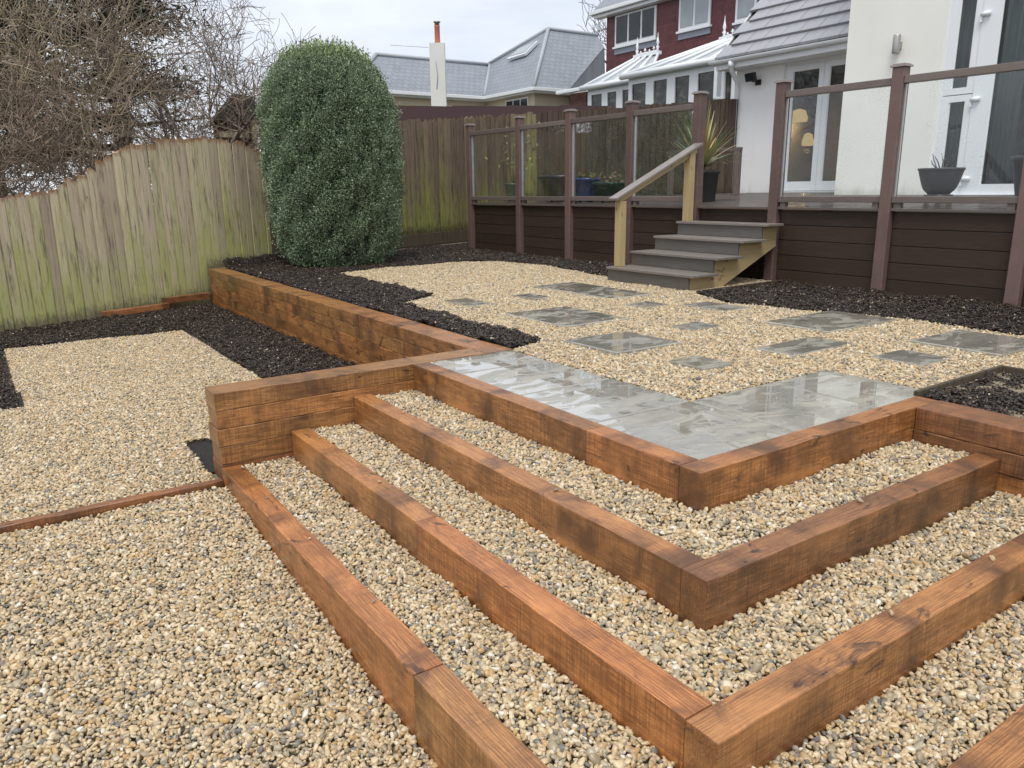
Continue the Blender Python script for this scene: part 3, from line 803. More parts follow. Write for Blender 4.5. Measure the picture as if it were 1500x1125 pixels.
# ------------------------------------------------------------------ back fences
def feather_board(name, p, d, w, z0, z1, th, mat, parent, lean=0.0, ragged=0.015):
    """one tapered vertical board; d is the unit run direction, thick edge first"""
    nrm = Vector((d.y, -d.x, 0))
    a = d * (w/2)
    s1, s2, s3 = random.uniform(-ragged, ragged), random.uniform(-ragged, ragged), random.uniform(-ragged, ragged)
    H = z1 - z0; h = w/2
    # section: thick edge, tapering face, then a thin lip that runs behind the next board
    sec = [(-h, 0.0, s1), (-h, th, s1), (-h*0.1, th*0.85, s2), (h-0.017, th*0.7, s3), (h-0.017, th*0.15, s3), (h+0.008, th*0.15, s3), (h+0.008, 0.0, s3)]
    n = len(sec); verts = []
    for q in (0, 1):
        for u, t, s in sec:
            b = d*(u + (lean*H if q else 0)) + nrm*t
            verts.append((b.x, b.y, H + s if q else 0))
    fs = [(i, (i+1) % n, (i+1) % n + n, i + n) for i in range(n)] + [(7,8,9,10,13),(10,11,12,13)]
    fs[-2] = (7, 8, 9, 10, 11, 13); fs[-1] = (11, 12, 13)
    me = bpy.data.meshes.new(name); me.from_pydata(verts, [], fs)
    return link(name, me, mat, parent, (p.x, p.y, z0))

def interp(x, tab):
    for (a, za), (b, zb) in zip(tab[:-1], tab[1:]):
        if a <= x <= b: return za + (zb - za) * (x - a) / (b - a)
    return tab[0][1] if x < tab[0][0] else tab[-1][1]
TOP = [(-4.5, 0.80), (-1.69, 0.95), (-1.3, 0.99), (-0.94, 1.14), (-0.53, 1.41), (-0.33, 1.52), (0.14, 1.62), (0.67, 1.66), (1.15, 1.63), (1.48, 1.50)]
dF = Vector((1, 0.36, 0)).normalized()
def fence_run(label, x0, x1, top, bot, mat, step_, seed):
    random.seed(seed)
    xm = (x0 + x1) / 2
    e = empty('wooden_fence', (xm, fence_y(xm), bot(xm)), label, 'fence')
    x = x0
    while x < x1:
        w = step_ * random.uniform(0.88, 1.12)
        p = Vector((x + w*dF.x/2, fence_y(x + w*dF.x/2) + random.uniform(-0.003, 0.003), 0))
        feather_board('board', p, dF, w, bot(p.x), top(p.x), 0.02, mat, e, random.uniform(-0.008, 0.008), 0.034)
        x += w * dF.x
    for zz in (0.35, 1.0):
        a = Vector((x0, fence_y(x0) + 0.06, bot(x0) + zz)); b = Vector((x1, fence_y(x1) + 0.06, bot(x1) + zz))
        beam('back_rail', a, b, 0.04, 0.07, mat, e, 0)
    return e
e1 = fence_run('mossy weathered board fence with sloping top, left of the hedge', -4.3, 1.50, lambda x: interp(x, TOP), lambda x: -0.52 if x < 0.5 else -0.08, M['fence'], 0.112, 3)
e2 = fence_run('greenish board fence seen between the hedge and the deck', 1.62, 6.95, lambda x: 2.10 + (x-4.33)*0.105 if x > 3 else 1.95, lambda x: 0.12, M['fence_brown'], 0.118, 4)
beam('gravel_board', (1.6, fence_y(1.6)-0.03, 0.10), (6.9, fence_y(6.9)-0.03, 0.14), 0.03, 0.22, M['fence_dark'], e2, 0.003)
box('post', (1.50, 9.46, -0.1), (1.60, 9.56, 1.95), M['fence_dark'], e2, 0.004)
# dark fence behind the deck
random.seed(11)
A = Vector((6.98, 11.35, 0)); B = Vector((8.80, 7.48, 0)); dG = (B - A).normalized()
e3 = empty('wooden_fence', (7.9, 9.4, 0.8), 'dark brown board fence behind the deck pots', 'fence')
u_ = 0.0; LG = (B - A).length
while u_ < LG:
    w = 0.125 * random.uniform(0.85, 1.15)
    p = A + dG * (u_ + w/2)
    feather_board('board', p, dG, w, 0.72, 2.38 + 0.02*random.uniform(-1, 1), 0.02, M['fence_dark'] if u_ > 0.5 else M['fence_brown'], e3, 0, 0.012)
    u_ += w
for zz in (1.1, 2.0): beam('back_rail', A + Vector((0.07, 0.03, zz)), B + Vector((0.07, 0.03, zz)), 0.04, 0.07, M['fence_dark'], e3, 0)

# ------------------------------------------------------------------ own house
hs = empty('house', (9, 5, 0.7), 'white and cream rendered house with tiled lean-to roof and glass doors', 'house')
WX, KX = 8.90, 8.00
zb = 0.60
w = MB()
w.box((WX, 6.54, zb), (WX+0.25, 7.47, 3.0)).box((WX, 4.9, 2.835), (WX+0.25, 6.5399, 3.0)).box((WX, 4.9, zb), (WX+0.25, 6.5399, 0.858)).box((WX+0.2501, 7.22, zb), (13.5, 7.47, 3.0))
w.build('lean_to_wall', M['white_render'], hs)
w = MB()
w.box((KX, 3.60, zb), (KX+0.25, 4.876, 6.2)).box((KX, -2.0, zb), (KX+0.25, 1.2, 6.2)).box((KX, 1.2001, 3.55), (KX+0.25, 3.5999, 6.2)).box((KX, 1.2001, zb), (KX+0.25, 3.5999, 0.800)).box((KX+0.2501, 4.65, zb), (13.5, 4.876, 6.2))
w.build('tall_wall', M['cream_render'], hs)
# rooms behind the glass
rm = MB().box((WX+1.9, 4.9, 0.86), (WX+1.95, 7.2, 2.95)).box((WX+0.26, 4.9, 0.82), (WX+1.9, 7.2, 0.858)).box((WX+0.26, 4.9, 2.84), (WX+1.9, 7.2, 2.9)).box((WX+0.3, 7.1, 0.86), (WX+1.9, 7.15, 2.84)).box((WX+0.3, 4.9, 0.86), (WX+1.9, 4.95, 2.84))
rm.build('room', M['room_lit'], hs)
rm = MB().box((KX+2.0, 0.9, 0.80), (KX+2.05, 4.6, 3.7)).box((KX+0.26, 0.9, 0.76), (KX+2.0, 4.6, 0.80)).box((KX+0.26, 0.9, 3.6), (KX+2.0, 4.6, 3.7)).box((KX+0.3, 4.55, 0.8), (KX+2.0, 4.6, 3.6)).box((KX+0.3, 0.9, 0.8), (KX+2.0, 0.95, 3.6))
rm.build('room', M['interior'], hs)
# French doors in the lean-to
def leaf_door(name, x, y0, y1, z0, z1, fw, fb, parent, mat_glass=None, deep=0.06):
    """a framed leaf: outer frame ring and a pane"""
    m = MB()
    m.box((x, y0, z0), (x+deep, y0+fw, z1)).box((x, y1-fw, z0), (x+deep, y1, z1)).box((x, y0+fw, z0), (x+deep, y1-fw, z0+fb)).box((x, y0+fw, z1-fw), (x+deep, y1-fw, z1))
    o = m.build(name, M['upvc'], parent)
    box('pane', (x+0.026, y0+fw, z0+fb), (x+0.034, y1-fw, z1-fw), mat_glass or M['door_glass'], o)
    bd = MB()
    for (a, b, c, d) in ((y0+fw, y0+fw+0.012, z0+fb, z1-fw), (y1-fw-0.012, y1-fw, z0+fb, z1-fw)): bd.box((x+0.012, a, c), (x+0.0255, b, d))
    bd.build('glazing_bead', M['upvc'], o)
    return o
fr = MB().box((WX+0.05, 6.485, 0.86), (WX+0.13, 6.539, 2.834)).box((WX+0.05, 5.10, 0.86), (WX+0.13, 5.15, 2.834)).box((WX+0.05, 5.1501, 2.775), (WX+0.13, 6.4849, 2.834)).box((WX-0.03, 5.15, 0.845), (WX+0.13, 6.53, 0.885))
fd = fr.build('door_frame', M['upvc'], hs)
leaf_door('glazed_door', WX+0.045, 5.845, 6.483, 0.89, 2.772, 0.085, 0.14, hs)
leaf_door('glazed_door', WX+0.045, 5.155, 5.84, 0.89, 2.772, 0.085, 0.14, hs)
# big cream-wall doors
fr = MB().box((KX+0.06, 3.545, 0.802), (KX+0.14, 3.599, 3.549)).box((KX+0.06, 1.201, 0.802), (KX+0.14, 1.255, 3.549)).box((KX+0.06, 1.2551, 3.495), (KX+0.14, 3.5449, 3.549)).box((KX-0.02, 1.22, 0.8005), (KX+0.0595, 3.58, 0.828))
fr.build('door_frame', M['upvc'], hs)
leaf_door('side_window', KX+0.05, 3.20, 3.543, 2.005, 3.493, 0.075, 0.075, hs)
leaf_door('side_window', KX+0.05, 3.20, 3.543, 0.83, 1.995, 0.075, 0.12, hs)
dr = leaf_door('glazed_door', KX+0.042, 1.95, 3.195, 0.83, 3.493, 0.205, 0.125, hs)
for z in (1.02, 1.93, 2.86):
    hg = MB().tube([(KX+0.02, 3.10, z), (KX+0.02, 3.20, z)], 0.026, 8)
    hg.box((KX+0.010, 3.185, z-0.085), (KX+0.0415, 3.205, z-0.0)).build('hinge', M['upvc'], dr)
leaf_door('glazed_door', KX+0.042, 1.257, 1.945, 0.83, 3.493, 0.10, 0.125, hs)
# curtains: pleated sheets hanging inside
def curtain(x, y0, y1, z0, z1, parent, n=40):
    vs, fs = [], []
    for k in range(n+1):
        y = y0 + (y1-y0)*k/n; dx = 0.02*math.sin(k*1.35) + 0.008*math.sin(k*3.1)
        vs += [(x+dx, y, z0), (x+dx, y, z1), (x+dx+0.004, y, z1), (x+dx+0.004, y, z0)]
    for k in range(n):
        for j in range(4): fs.append((k*4+j, (k+1)*4+j, (k+1)*4+(j+1) % 4, k*4+(j+1) % 4))
    m = MB().add(vs, fs, True); return m.build('curtain', M['curtain'], parent)
curtain(KX+0.19, 3.22, 3.58, 0.82, 3.5, hs, 26)
curtain(KX+0.19, 2.72, 2.98, 0.82, 3.5, hs, 22)
# roof
roof = MB().prism([(8.56, 4.88, 2.985), (8.56, 7.60, 2.985), (12.6, 7.60, 7.0), (12.6, 4.88, 7.0)], (0.05, 0, -0.05)).build('roof', M['black'], hs)
tile_me = None
sl = math.atan2(4.015, 4.04)
for row in range(11):
    s0 = -0.02 + 0.285*row
    for c in range(9):
        y = 7.62 - 0.325*c - (0.16 if row % 2 else 0)
        y0 = y - 0.316
        full = y0 >= 4.88
        if not full and y - 4.88 < 0.05: continue
        if not full: y0 = 4.882
        yy1 = min(y, 7.62)
        lo = Vector((8.56 + math.cos(sl)*s0, 0, 2.985 + math.sin(sl)*s0)); up = Vector((math.cos(sl), 0, math.sin(sl))); nn = Vector((-math.sin(sl), 0, math.cos(sl)))
        if full and tile_me:
            o = bpy.data.objects.new('roof_tile', tile_me); COL.objects.link(o); o.parent = roof
            o.location = Vector((lo.x, y, lo.z)) - wloc(roof) + nn*random.uniform(0, 0.004)
            continue
        vs = []
        for yy in (0, y0 - y):
            for q, (a, b) in enumerate(((0, 0.026), (0, 0.068), (0.34, 0.026), (0.34, 0.002))):
                pnt = up*a + nn*b; vs.append((pnt.x, yy, pnt.z))
        me = bpy.data.meshes.new('roof_tile')
        me.from_pydata(vs, [], [(0,1,2,3),(7,6,5,4),(0,4,5,1),(1,5,6,2),(2,6,7,3),(3,7,4,0)])
        o = link('roof_tile', me, M['rooftile'], roof, Vector((lo.x, y, lo.z)))
        if full: tile_me = me
MB().prism([(8.58, 7.605, 2.94), (12.6, 7.605, 6.95), (12.6, 7.605, 7.05), (8.58, 7.605, 3.03)], (0, 0.02, 0)).build('barge_board', M['upvc'], hs)
gt = MB(); n = 10
prof = [(8.50+0.055*math.cos(a), 2.965+0.055*math.sin(a)) for a in [math.pi + math.pi*k/n for k in range(n+1)]]
prof += [(8.548, 2.965), (8.548, 2.958)] + [(8.50+0.047*math.cos(a), 2.962+0.047*math.sin(a)) for a in [2*math.pi - math.pi*k/n for k in range(n+1)]]
gt.prism([(x, 4.88, z) for x, z in prof], (0, 2.82, 0)).build('gutter', M['upvc'], hs)
box('fascia', (8.556, 4.88, 2.83), (8.578, 7.62, 2.985), M['upvc'], hs)
box('soffit', (8.5785, 4.88, 2.83), (8.899, 7.62, 2.842), M['upvc'], hs)
MB().tube([(8.50, 7.26, 2.915), (8.50, 7.26, 2.86), (8.54, 7.28, 2.79), (8.82, 7.40, 2.66), (8.855, 7.415, 2.58), (8.855, 7.415, 0.87)], 0.036, 10).build('downpipe', M['upvc'], hs)
MB().tube([(8.50, 7.26, 2.925), (8.50, 7.26, 2.83)], 0.048, 10).build('gutter_outlet', M['upvc'], hs)

fl = empty('floodlight', (8.8, 7.02, 2.64), 'small black floodlight fixed to the white wall', 'lamp')
MB().prism([(8.70, 6.94, 2.60), (8.70, 7.12, 2.60), (8.66, 7.12, 2.72), (8.66, 6.94, 2.72)], (0.07, 0, 0.025)).build('housing', M['black'], fl, 0.006)
MB().prism([(8.697, 6.95, 2.612), (8.697, 7.11, 2.612), (8.660, 7.11, 2.712), (8.660, 6.95, 2.712)], (-0.004, 0, -0.0015)).build('lens', M['far_glass'], fl)
MB().box((8.74, 6.99, 2.60), (8.90, 7.03, 2.625)).box((8.87, 6.96, 2.56), (8.899, 7.06, 2.64)).build('bracket', M['black'], fl)
wlp = empty('wall_lamp', (7.95, 4.14, 2.62), 'short steel cylinder lamp on the cream wall', 'lamp')
MB().lathe((7.92, 4.14, 2.56), [(0.0, 0.0), (0.042, 0.0), (0.045, 0.01), (0.045, 0.21), (0.04, 0.22), (0.0, 0.22)], 20).build('tube', M['steel'], wlp)
MB().box((7.955, 4.11, 2.62), (7.999, 4.17, 2.70)).build('mount', M['steel'], wlp)
# lit lamps in the room
t = NT('lamp_glow'); em = t.n('Emission', {0: (1.0, 0.62, 0.28), 1: 0.8}); t.t.links.new(em.outputs[0], t.out.inputs[0]); M['glow'] = t.m
for k, (y, z, r_) in enumerate(((6.93, 2.10, 0.15), (6.72, 1.70, 0.10))):
    pl = empty('room_lamp', (9.9, y, z), ['glowing warm pendant lamp seen through the French doors', 'smaller lit pendant lamp hanging lower behind the French doors'][k], 'lamp')
    MB().lathe((9.9, y, z), [(r_*0.9, -0.08), (r_, -0.02), (r_*0.7, 0.10), (r_*0.2, 0.13)], 16).build('shade', M['glow'], pl)
    ld = bpy.data.lights.new('lamp_bulb', 'POINT'); ld.energy = (14, 3)[k]; ld.color = (1.0, 0.62, 0.28); ld.shadow_soft_size = 0.05
    lo_ = bpy.data.objects.new('lamp_bulb', ld); COL.objects.link(lo_); lo_.parent = pl; lo_.location = (-0.02, 0, -0.16)
    if k == 0: MB().tube([(9.9, y, z+0.131), (9.9, y, 2.84)], 0.006, 5).build('cord', M['black'], pl)
    else: MB().tube([(9.9, y, z+0.131), (9.9, y, 2.84)], 0.006, 5).build('cord', M['black'], pl)

# ------------------------------------------------------------------ pots and plants on the deck
def tinted_mesh(name, V, Fq, tint, mat, parent=None, loc=None):
    """V (n,3) world, Fq faces (m,k) equal size, tint per vertex (n,3)"""
    V = np.asarray(V, np.float32); Fq = np.asarray(Fq, np.int32)
    o0 = np.array(wloc(parent) if parent else (loc or V.mean(0)), np.float32)
    me = bpy.data.meshes.new(name)
    me.vertices.add(len(V)); me.vertices.foreach_set('co', (V - o0).ravel())
    k = Fq.shape[1]
    me.loops.add(Fq.size); me.loops.foreach_set('vertex_index', Fq.ravel())
    me.polygons.add(len(Fq)); me.polygons.foreach_set('loop_start', np.arange(0, Fq.size, k, dtype=np.int32))
    try: me.polygons.foreach_set('loop_total', np.full(len(Fq), k, np.int32))
    except Exception: pass
    a = me.attributes.new('tint', 'FLOAT_COLOR', 'POINT')
    a.data.foreach_set('color', np.concatenate([np.asarray(tint, np.float32), np.ones((len(V), 1), np.float32)], 1).ravel())
    me.update(calc_edges=True); me.validate()
    return link(name, me, mat, parent, None if parent else tuple(o0))

def leaves(P, D, length, width, rngv, curl=0.2):
    """diamond leaves at points P pointing along D; returns V, F(quads)"""
    n = len(P)
    D = D / (np.linalg.norm(D, axis=1, keepdims=True) + 1e-9)
    rv = rngv.normal(size=(n, 3)); S = np.cross(D, rv); S /= (np.linalg.norm(S, axis=1, keepdims=True) + 1e-9)
    Nn = np.cross(S, D)
    L = (length * rngv.uniform(0.6, 1.3, n))[:, None]; W = (width * rngv.uniform(0.7, 1.2, n))[:, None]
    V = np.stack([P, P + D*L*0.5 + S*W*0.5 + Nn*L*curl*0.3, P + D*L, P + D*L*0.5 - S*W*0.5 + Nn*L*curl*0.3], 1).reshape(-1, 3)
    F = np.arange(4*n).reshape(n, 4)
    return V, F

M['pot_teal'] = plain('teal_pot', (0.02, 0.10, 0.075), 0.35)
M['pot_navy'] = plain('blue_black_pot', (0.010, 0.018, 0.030), 0.3)
M['pot_blue'] = plain('glazed_blue_pot', (0.012, 0.045, 0.26), 0.15, 0.2, spec=0.7)
M['pot_green'] = plain('dark_green_trough', (0.012, 0.035, 0.028), 0.35)
M['pot_grey'] = plain('grey_ribbed_pot', (0.045, 0.047, 0.050), 0.5)
M['pot_dark'] = plain('charcoal_planter', (0.03, 0.031, 0.033), 0.5)

def pot(name, label, c, r0, r1, h, mat, sq=0.0, feet=True, soil=True):
    e = empty(name, c, label, 'plant pot')
    foot = 0.03 if feet else 0.0
    MB().lathe((c[0], c[1], c[2]+foot), [(r0*0.97, 0), (r0, 0.01), (r1*0.97, h*0.86), (r1*1.06, h*0.87), (r1*1.06, h-0.005), (r1, h), (r1*0.93, h), (r1*0.9, h-0.03)], 28, sq).build('bowl', mat, e)
    if feet:
        for k in range(3):
            a = 2.1*k + 0.5
            MB().lathe((c[0]+r0*0.7*math.cos(a), c[1]+r0*0.7*math.sin(a), c[2]), [(0.022, 0), (0.026, 0.03)], 8).build('foot', mat, e)
    if soil: MB().lathe((c[0], c[1], c[2]+foot+h-0.045), [(r1*0.89, 0), (r1*0.8, 0.012), (0.02, 0.02)], 20, sq).build('soil', M['soil'], e)
    return e
def small_plant(parent, c, n, h, spread, cols, mat=None, w=0.03):
    rv = np.random.default_rng(int(abs(c[0]*100 + c[1]*17)))
    P = np.array(c) + np.stack([rv.normal(0, spread*0.4, n), rv.normal(0, spread*0.4, n), rv.uniform(0, h, n)], 1)
    D = np.stack([rv.normal(0, 1, n), rv.normal(0, 1, n), rv.uniform(0.2, 1.2, n)], 1)
    V, F = leaves(P, D, 0.06, w, rv)
    cc = np.array(cols)[rv.integers(0, len(cols), n)] * rv.uniform(0.7, 1.2, (n, 1))
    tinted_mesh('foliage', V, F, np.repeat(cc, 4, 0), M['flower'], parent)

z_ = dz
p = pot('plant_pot', 'teal pot holding a slim sapling behind the left glass panel', (5.6, 9.28, z_(5.6)), 0.11, 0.15, 0.26, M['pot_teal'])
sap = MB(); 
for k in range(7):
    a = k*0.9; sap.tube([(5.6, 9.28, 1.0), (5.6+0.08*math.cos(a), 9.28+0.12*math.sin(a), 1.35), (5.6+0.16*math.cos(a), 9.28+0.34*math.sin(a)-0.15, 1.72+0.05*k)], [0.008, 0.005, 0.003], 4)
sap.build('stems', M['trunk'], p)
rv = np.random.default_rng(5); n = 150
P = np.stack([5.6+rv.normal(0, 0.12, n), 9.12+rv.normal(0, 0.32, n), rv.uniform(1.3, 1.98, n)], 1)
V, F = leaves(P, rv.normal(size=(n, 3)), 0.07, 0.035, rv)
tinted_mesh('foliage', V, F, np.repeat(np.array([(0.25,0.27,0.09),(0.14,0.18,0.05),(0.42,0.42,0.22)])[rv.integers(0,3,n)], 4, 0), M['flower'], p)
p = pot('plant_pot', 'large blue-black pot with dry stems behind the second glass panel', (5.65, 8.02, z_(5.65)), 0.24, 0.36, 0.36, M['pot_navy'])
small_plant(p, (5.65, 8.02, z_(5.65)+0.36), 70, 0.16, 0.4, [(0.2,0.16,0.09),(0.12,0.12,0.05)], w=0.012)
p = pot('plant_pot', 'glazed bright blue pot with green shoots', (5.6, 7.36, z_(5.6)), 0.15, 0.185, 0.31, M['pot_blue'])
small_plant(p, (5.6, 7.36, z_(5.6)+0.31), 60, 0.08, 0.25, [(0.16,0.22,0.06),(0.3,0.22,0.06)])
p = pot('plant_pot', 'dark green trough of yellow and brown winter bedding', (5.6, 6.82, z_(5.6)), 0.18, 0.23, 0.24, M['pot_green'], 0.6)
small_plant(p, (5.6, 6.82, z_(5.6)+0.24), 90, 0.13, 0.3, [(0.3,0.26,0.12),(0.22,0.1,0.07),(0.2,0.24,0.09)])
# spiky cordyline in a square planter
p = pot('spiky_plant', 'tall spiky green plant in a square charcoal planter beside the stair post', (5.85, 5.38, z_(5.85)), 0.15, 0.18, 0.40, M['pot_dark'], 0.9, False)
p['category'] = 'potted plant'
rv = np.random.default_rng(9); VV, FF, TT = [], [], []
for k in range(130):
    az = rv.uniform(0, 6.283); el = rv.uniform(0.25, 1.5); Lf = rv.uniform(0.55, 0.85)
    d0 = np.array([math.cos(az)*math.cos(el), math.sin(az)*math.cos(el), math.sin(el)])
    sd_ = np.cross(d0, [0, 0, 1.0]); sd_ /= np.linalg.norm(sd_) + 1e-9
    col = np.array([(0.20,0.29,0.15),(0.28,0.37,0.20),(0.40,0.40,0.18),(0.40,0.30,0.13)][rv.integers(0, 4)])
    b0 = len(VV)
    for s in range(6):
        f = s/5; pnt = np.array([5.85, 5.38, 1.20]) + d0*Lf*f + np.array([0, 0, -0.16*f*f*math.cos(el)])
        ww = 0.021*(1 - 0.9*f**1.6)
        VV += [pnt - sd_*ww, pnt + sd_*ww]; TT += [col*(0.8+0.3*f)]*2
    FF += [(b0+2*s, b0+2*s+1, b0+2*s+3, b0+2*s+2) for s in range(5)]
tinted_mesh('foliage', VV, FF, TT, M['flower'], p)
MB().tube([(5.85, 5.38, 1.1), (5.85, 5.38, 1.24)], 0.04, 8).build('stem', M['trunk'], p)
# ribbed bowl on a wheeled trolley
bx, by = 6.0, 2.40; bz = z_(bx)
p = empty('bowl_planter', (bx, by, bz), 'grey ribbed bowl planter with bare twigs on a wheeled trolley', 'plant pot')
prof = [(0.10, 0.10), (0.125, 0.13)]
for k in range(10):
    f = k/9; r_ = 0.128 + 0.068*f**0.7
    prof += [(r_, 0.13+0.19*f), (r_+0.009, 0.13+0.19*f+0.009)]
prof += [(0.21, 0.335), (0.21, 0.352), (0.19, 0.352), (0.18, 0.325)]
MB().lathe((bx, by, bz-0.02), prof, 36).build('bowl', M['pot_grey'], p)
MB().lathe((bx, by, bz+0.30), [(0.182, 0), (0.10, 0.018), (0.02, 0.024)], 20).build('soil', M['soil'], p)
MB().lathe((bx, by, bz+0.048), [(0.13, 0), (0.13, 0.03)], 20).build('trolley', M['black'], p)
for k in range(4):
    a = k*1.571 + 0.4
    o = MB().tube([(bx+0.10*math.cos(a)-0.012, by+0.10*math.sin(a), bz+0.026), (bx+0.10*math.cos(a)+0.012, by+0.10*math.sin(a), bz+0.026)], 0.026, 12).build('wheel', M['pot_grey'], p)
tw = MB(); q = random.Random(3)
for k in range(9):
    a = q.uniform(0, 6.28); b = q.uniform(0.04, 0.1)
    p0 = Vector((bx+0.03*math.cos(a), by+0.03*math.sin(a), bz+0.31)); p1 = p0 + Vector((b*math.cos(a), b*math.sin(a), q.uniform(0.05, 0.09))); p2 = p1 + Vector((q.uniform(-.03,.03), q.uniform(-.05,.05), q.uniform(0.03, 0.08)))
    tw.tube([p0, p1, p2], [0.006, 0.005, 0.003], 5)
tw.build('twigs', M['trunk'], p)
p = pot('plant_pot', 'dark pot cut off by the right edge beside the glass doors', (7.4, 2.12, z_(7.4)), 0.17, 0.24, 0.42, M['pot_dark'], 0.0, False)

# ------------------------------------------------------------------ hedge
rv = np.random.default_rng(21)
HC = np.array([2.13, 8.50]); 
HP = [(0.02, 0.60), (0.15, 0.74), (0.5, 0.83), (1.0, 0.88), (1.6, 0.885), (2.05, 0.85), (2.3, 0.78), (2.48, 0.68), (2.60, 0.55), (2.69, 0.38), (2.75, 0.08)]
hz = np.array([a for a, _ in HP]); hrr = np.array([b for _, b in HP])
hd = empty('hedge_shrub', (HC[0], HC[1], 0.0), 'tall rounded clipped evergreen shrub with small grey green leaves before the fence', 'shrub')
n = 290000
zz = rv.uniform(0.03, 2.74, n); th = rv.uniform(0, 6.283, n)
rr = np.interp(zz, hz, hrr)
keep = rv.uniform(0, 1, n) < np.clip(rr/0.9 + 0.35*(zz > 2.2), 0.25, 1); zz, th, rr = zz[keep], th[keep], rr[keep]; n = len(zz)
lump = 0.04*np.sin(5*th + 3.1*zz) * np.sin(4.3*zz + 1.7*th) + 0.022*np.sin(13*th + 7*zz) + 0.028*np.sin(11*zz - 9*th) + 0.02*np.sin(23*zz + 17*th)*np.sin(19*th-15*zz)
depth = np.abs(rv.normal(0, 0.055, n))
hol = np.sin(6.3*th + 4.1*zz + 1)*np.sin(5.7*zz - 3.9*th)*np.sin(9.1*th - 2.3*zz + 2)
depth += 0.07*np.clip((np.abs(hol) - 0.5)/0.3, 0, 1)
rad = rr*(1 + lump) - depth + (rv.uniform(0, 1, n) < 0.07)*rv.uniform(0, 0.09, n)
P = np.stack([HC[0] + rad*np.cos(th), HC[1] + rad*0.93*np.sin(th), zz + rv.normal(0, 0.02, n)], 1)
up = np.clip((zz - 2.05)/0.7, 0, 1)
D = np.stack([np.cos(th)*(1-up*0.6), np.sin(th)*(1-up*0.6), 0.5 + up*1.2], 1) + rv.normal(0, 0.75, (n, 3))
V, F = leaves(P, D, 0.025, 0.0125, rv, 0.35)
cl = np.array([(0.19,0.255,0.150),(0.245,0.315,0.195),(0.125,0.180,0.100),(0.33,0.39,0.26),(0.42,0.46,0.34)])
pick = rv.choice(5, n, p=[0.33, 0.28, 0.22, 0.12, 0.05])
tt = cl[pick] * rv.uniform(0.75, 1.2, (n, 1)); tt *= 1.12
tinted_mesh('foliage', V, F, np.repeat(tt, 4, 0), M['leaf'], hd)
ns = 520; th2 = rv.uniform(0, 6.283, ns); r2 = 0.66*np.sqrt(rv.uniform(0, 1, ns))
SP, SD = [], []
for a, r_ in zip(th2, r2):
    zb_ = np.interp(r_, hrr[::-1], hz[::-1]); hh = rv.uniform(0.03, 0.20)
    for k in range(14):
        f = rv.uniform(0, 1); SP.append((HC[0]+r_*math.cos(a)+rv.normal(0, .006), HC[1]+r_*0.93*math.sin(a)+rv.normal(0, .006), zb_-0.03+hh*f)); SD.append((rv.normal(0, .6), rv.normal(0, .6), 1))
V, F = leaves(np.array(SP), np.array(SD), 0.034, 0.015, rv)
tinted_mesh('top_sprigs', V, F, np.repeat(np.array([(0.27,0.33,0.16)])*rv.uniform(0.7, 1.3, (len(SP), 1)), 4, 0), M['leaf'], hd)
M['hedge_core'] = plain('hedge_dark_core', (0.014, 0.020, 0.010), 0.9, 0.5, 20)  # solid near-black core, shade inside the foliage put into its colour
core = MB(); core.lathe((HC[0], HC[1], 0), [(r_*0.84, z) for z, r_ in HP[1:]], 28).build('dark_core', M['hedge_core'], hd)
stm = MB()
for k in range(5): stm.tube([(HC[0]+0.2*math.cos(k*1.3), HC[1]+0.2*math.sin(k*1.3), -0.05), (HC[0]+0.35*math.cos(k*1.3), HC[1]+0.35*math.sin(k*1.3), 0.5)], [0.03, 0.02], 6)
stm.build('trunk', M['trunk'], hd)

# ------------------------------------------------------------------ bare trees and dark evergreen
class Twigs:
    def __init__(s, seed): s.q = random.Random(seed); s.seg = []
    def grow(s, p, d, L, r, lev, maxlev, wander=0.25, lift=0.06, nchild=5, steps=6):
        q = s.q; d = d.normalized(); pts = [p.copy()]; rads = [r]
        for k in range(steps):
            d = (d + Vector((q.gauss(0, wander), q.gauss(0, wander), q.gauss(0, wander)*0.8 + lift))).normalized()
            p = p + d * (L/steps); pts.append(p.copy()); rads.append(r*(1 - 0.75*(k+1)/steps))
            if lev < maxlev and k >= 1:
                for _ in range(q.randint(1, max(1, nchild//2))):
                    side = Vector((q.gauss(0, 1), q.gauss(0, 1), q.gauss(0.15, 0.7))).normalized()
                    s.grow(p, d*0.75 + side*0.85, L*q.uniform(0.38, 0.68), rads[-1]*0.58, lev+1, maxlev, wander*1.1, lift*0.6, nchild, max(3, steps-1))
        s.seg.append((pts, rads))
    def mesh(s, name, cols, parent, rmin=0.004):
        V, F, T_ = [], [], []
        for pts, rads in s.seg:
            c = np.array(s.q.choice(cols)) * s.q.uniform(0.7, 1.25); b = len(V)
            for i, p in enumerate(pts):
                t = (pts[min(i+1, len(pts)-1)] - pts[max(i-1, 0)]).normalized()
                a = t.orthogonal().normalized(); bb = t.cross(a); r = max(rmin, rads[i])
                for k in range(3):
                    an = 2.0944*k; V.append(p + (a*math.cos(an) + bb*math.sin(an))*r); T_.append(c)
            for i in range(len(pts)-1):
                for k in range(3): F.append((b+i*3+k, b+i*3+(k+1) % 3, b+(i+1)*3+(k+1) % 3, b+(i+1)*3+k))
        return tinted_mesh(name, np.array([tuple(v) for v in V]), F, T_, M['bark'], parent)

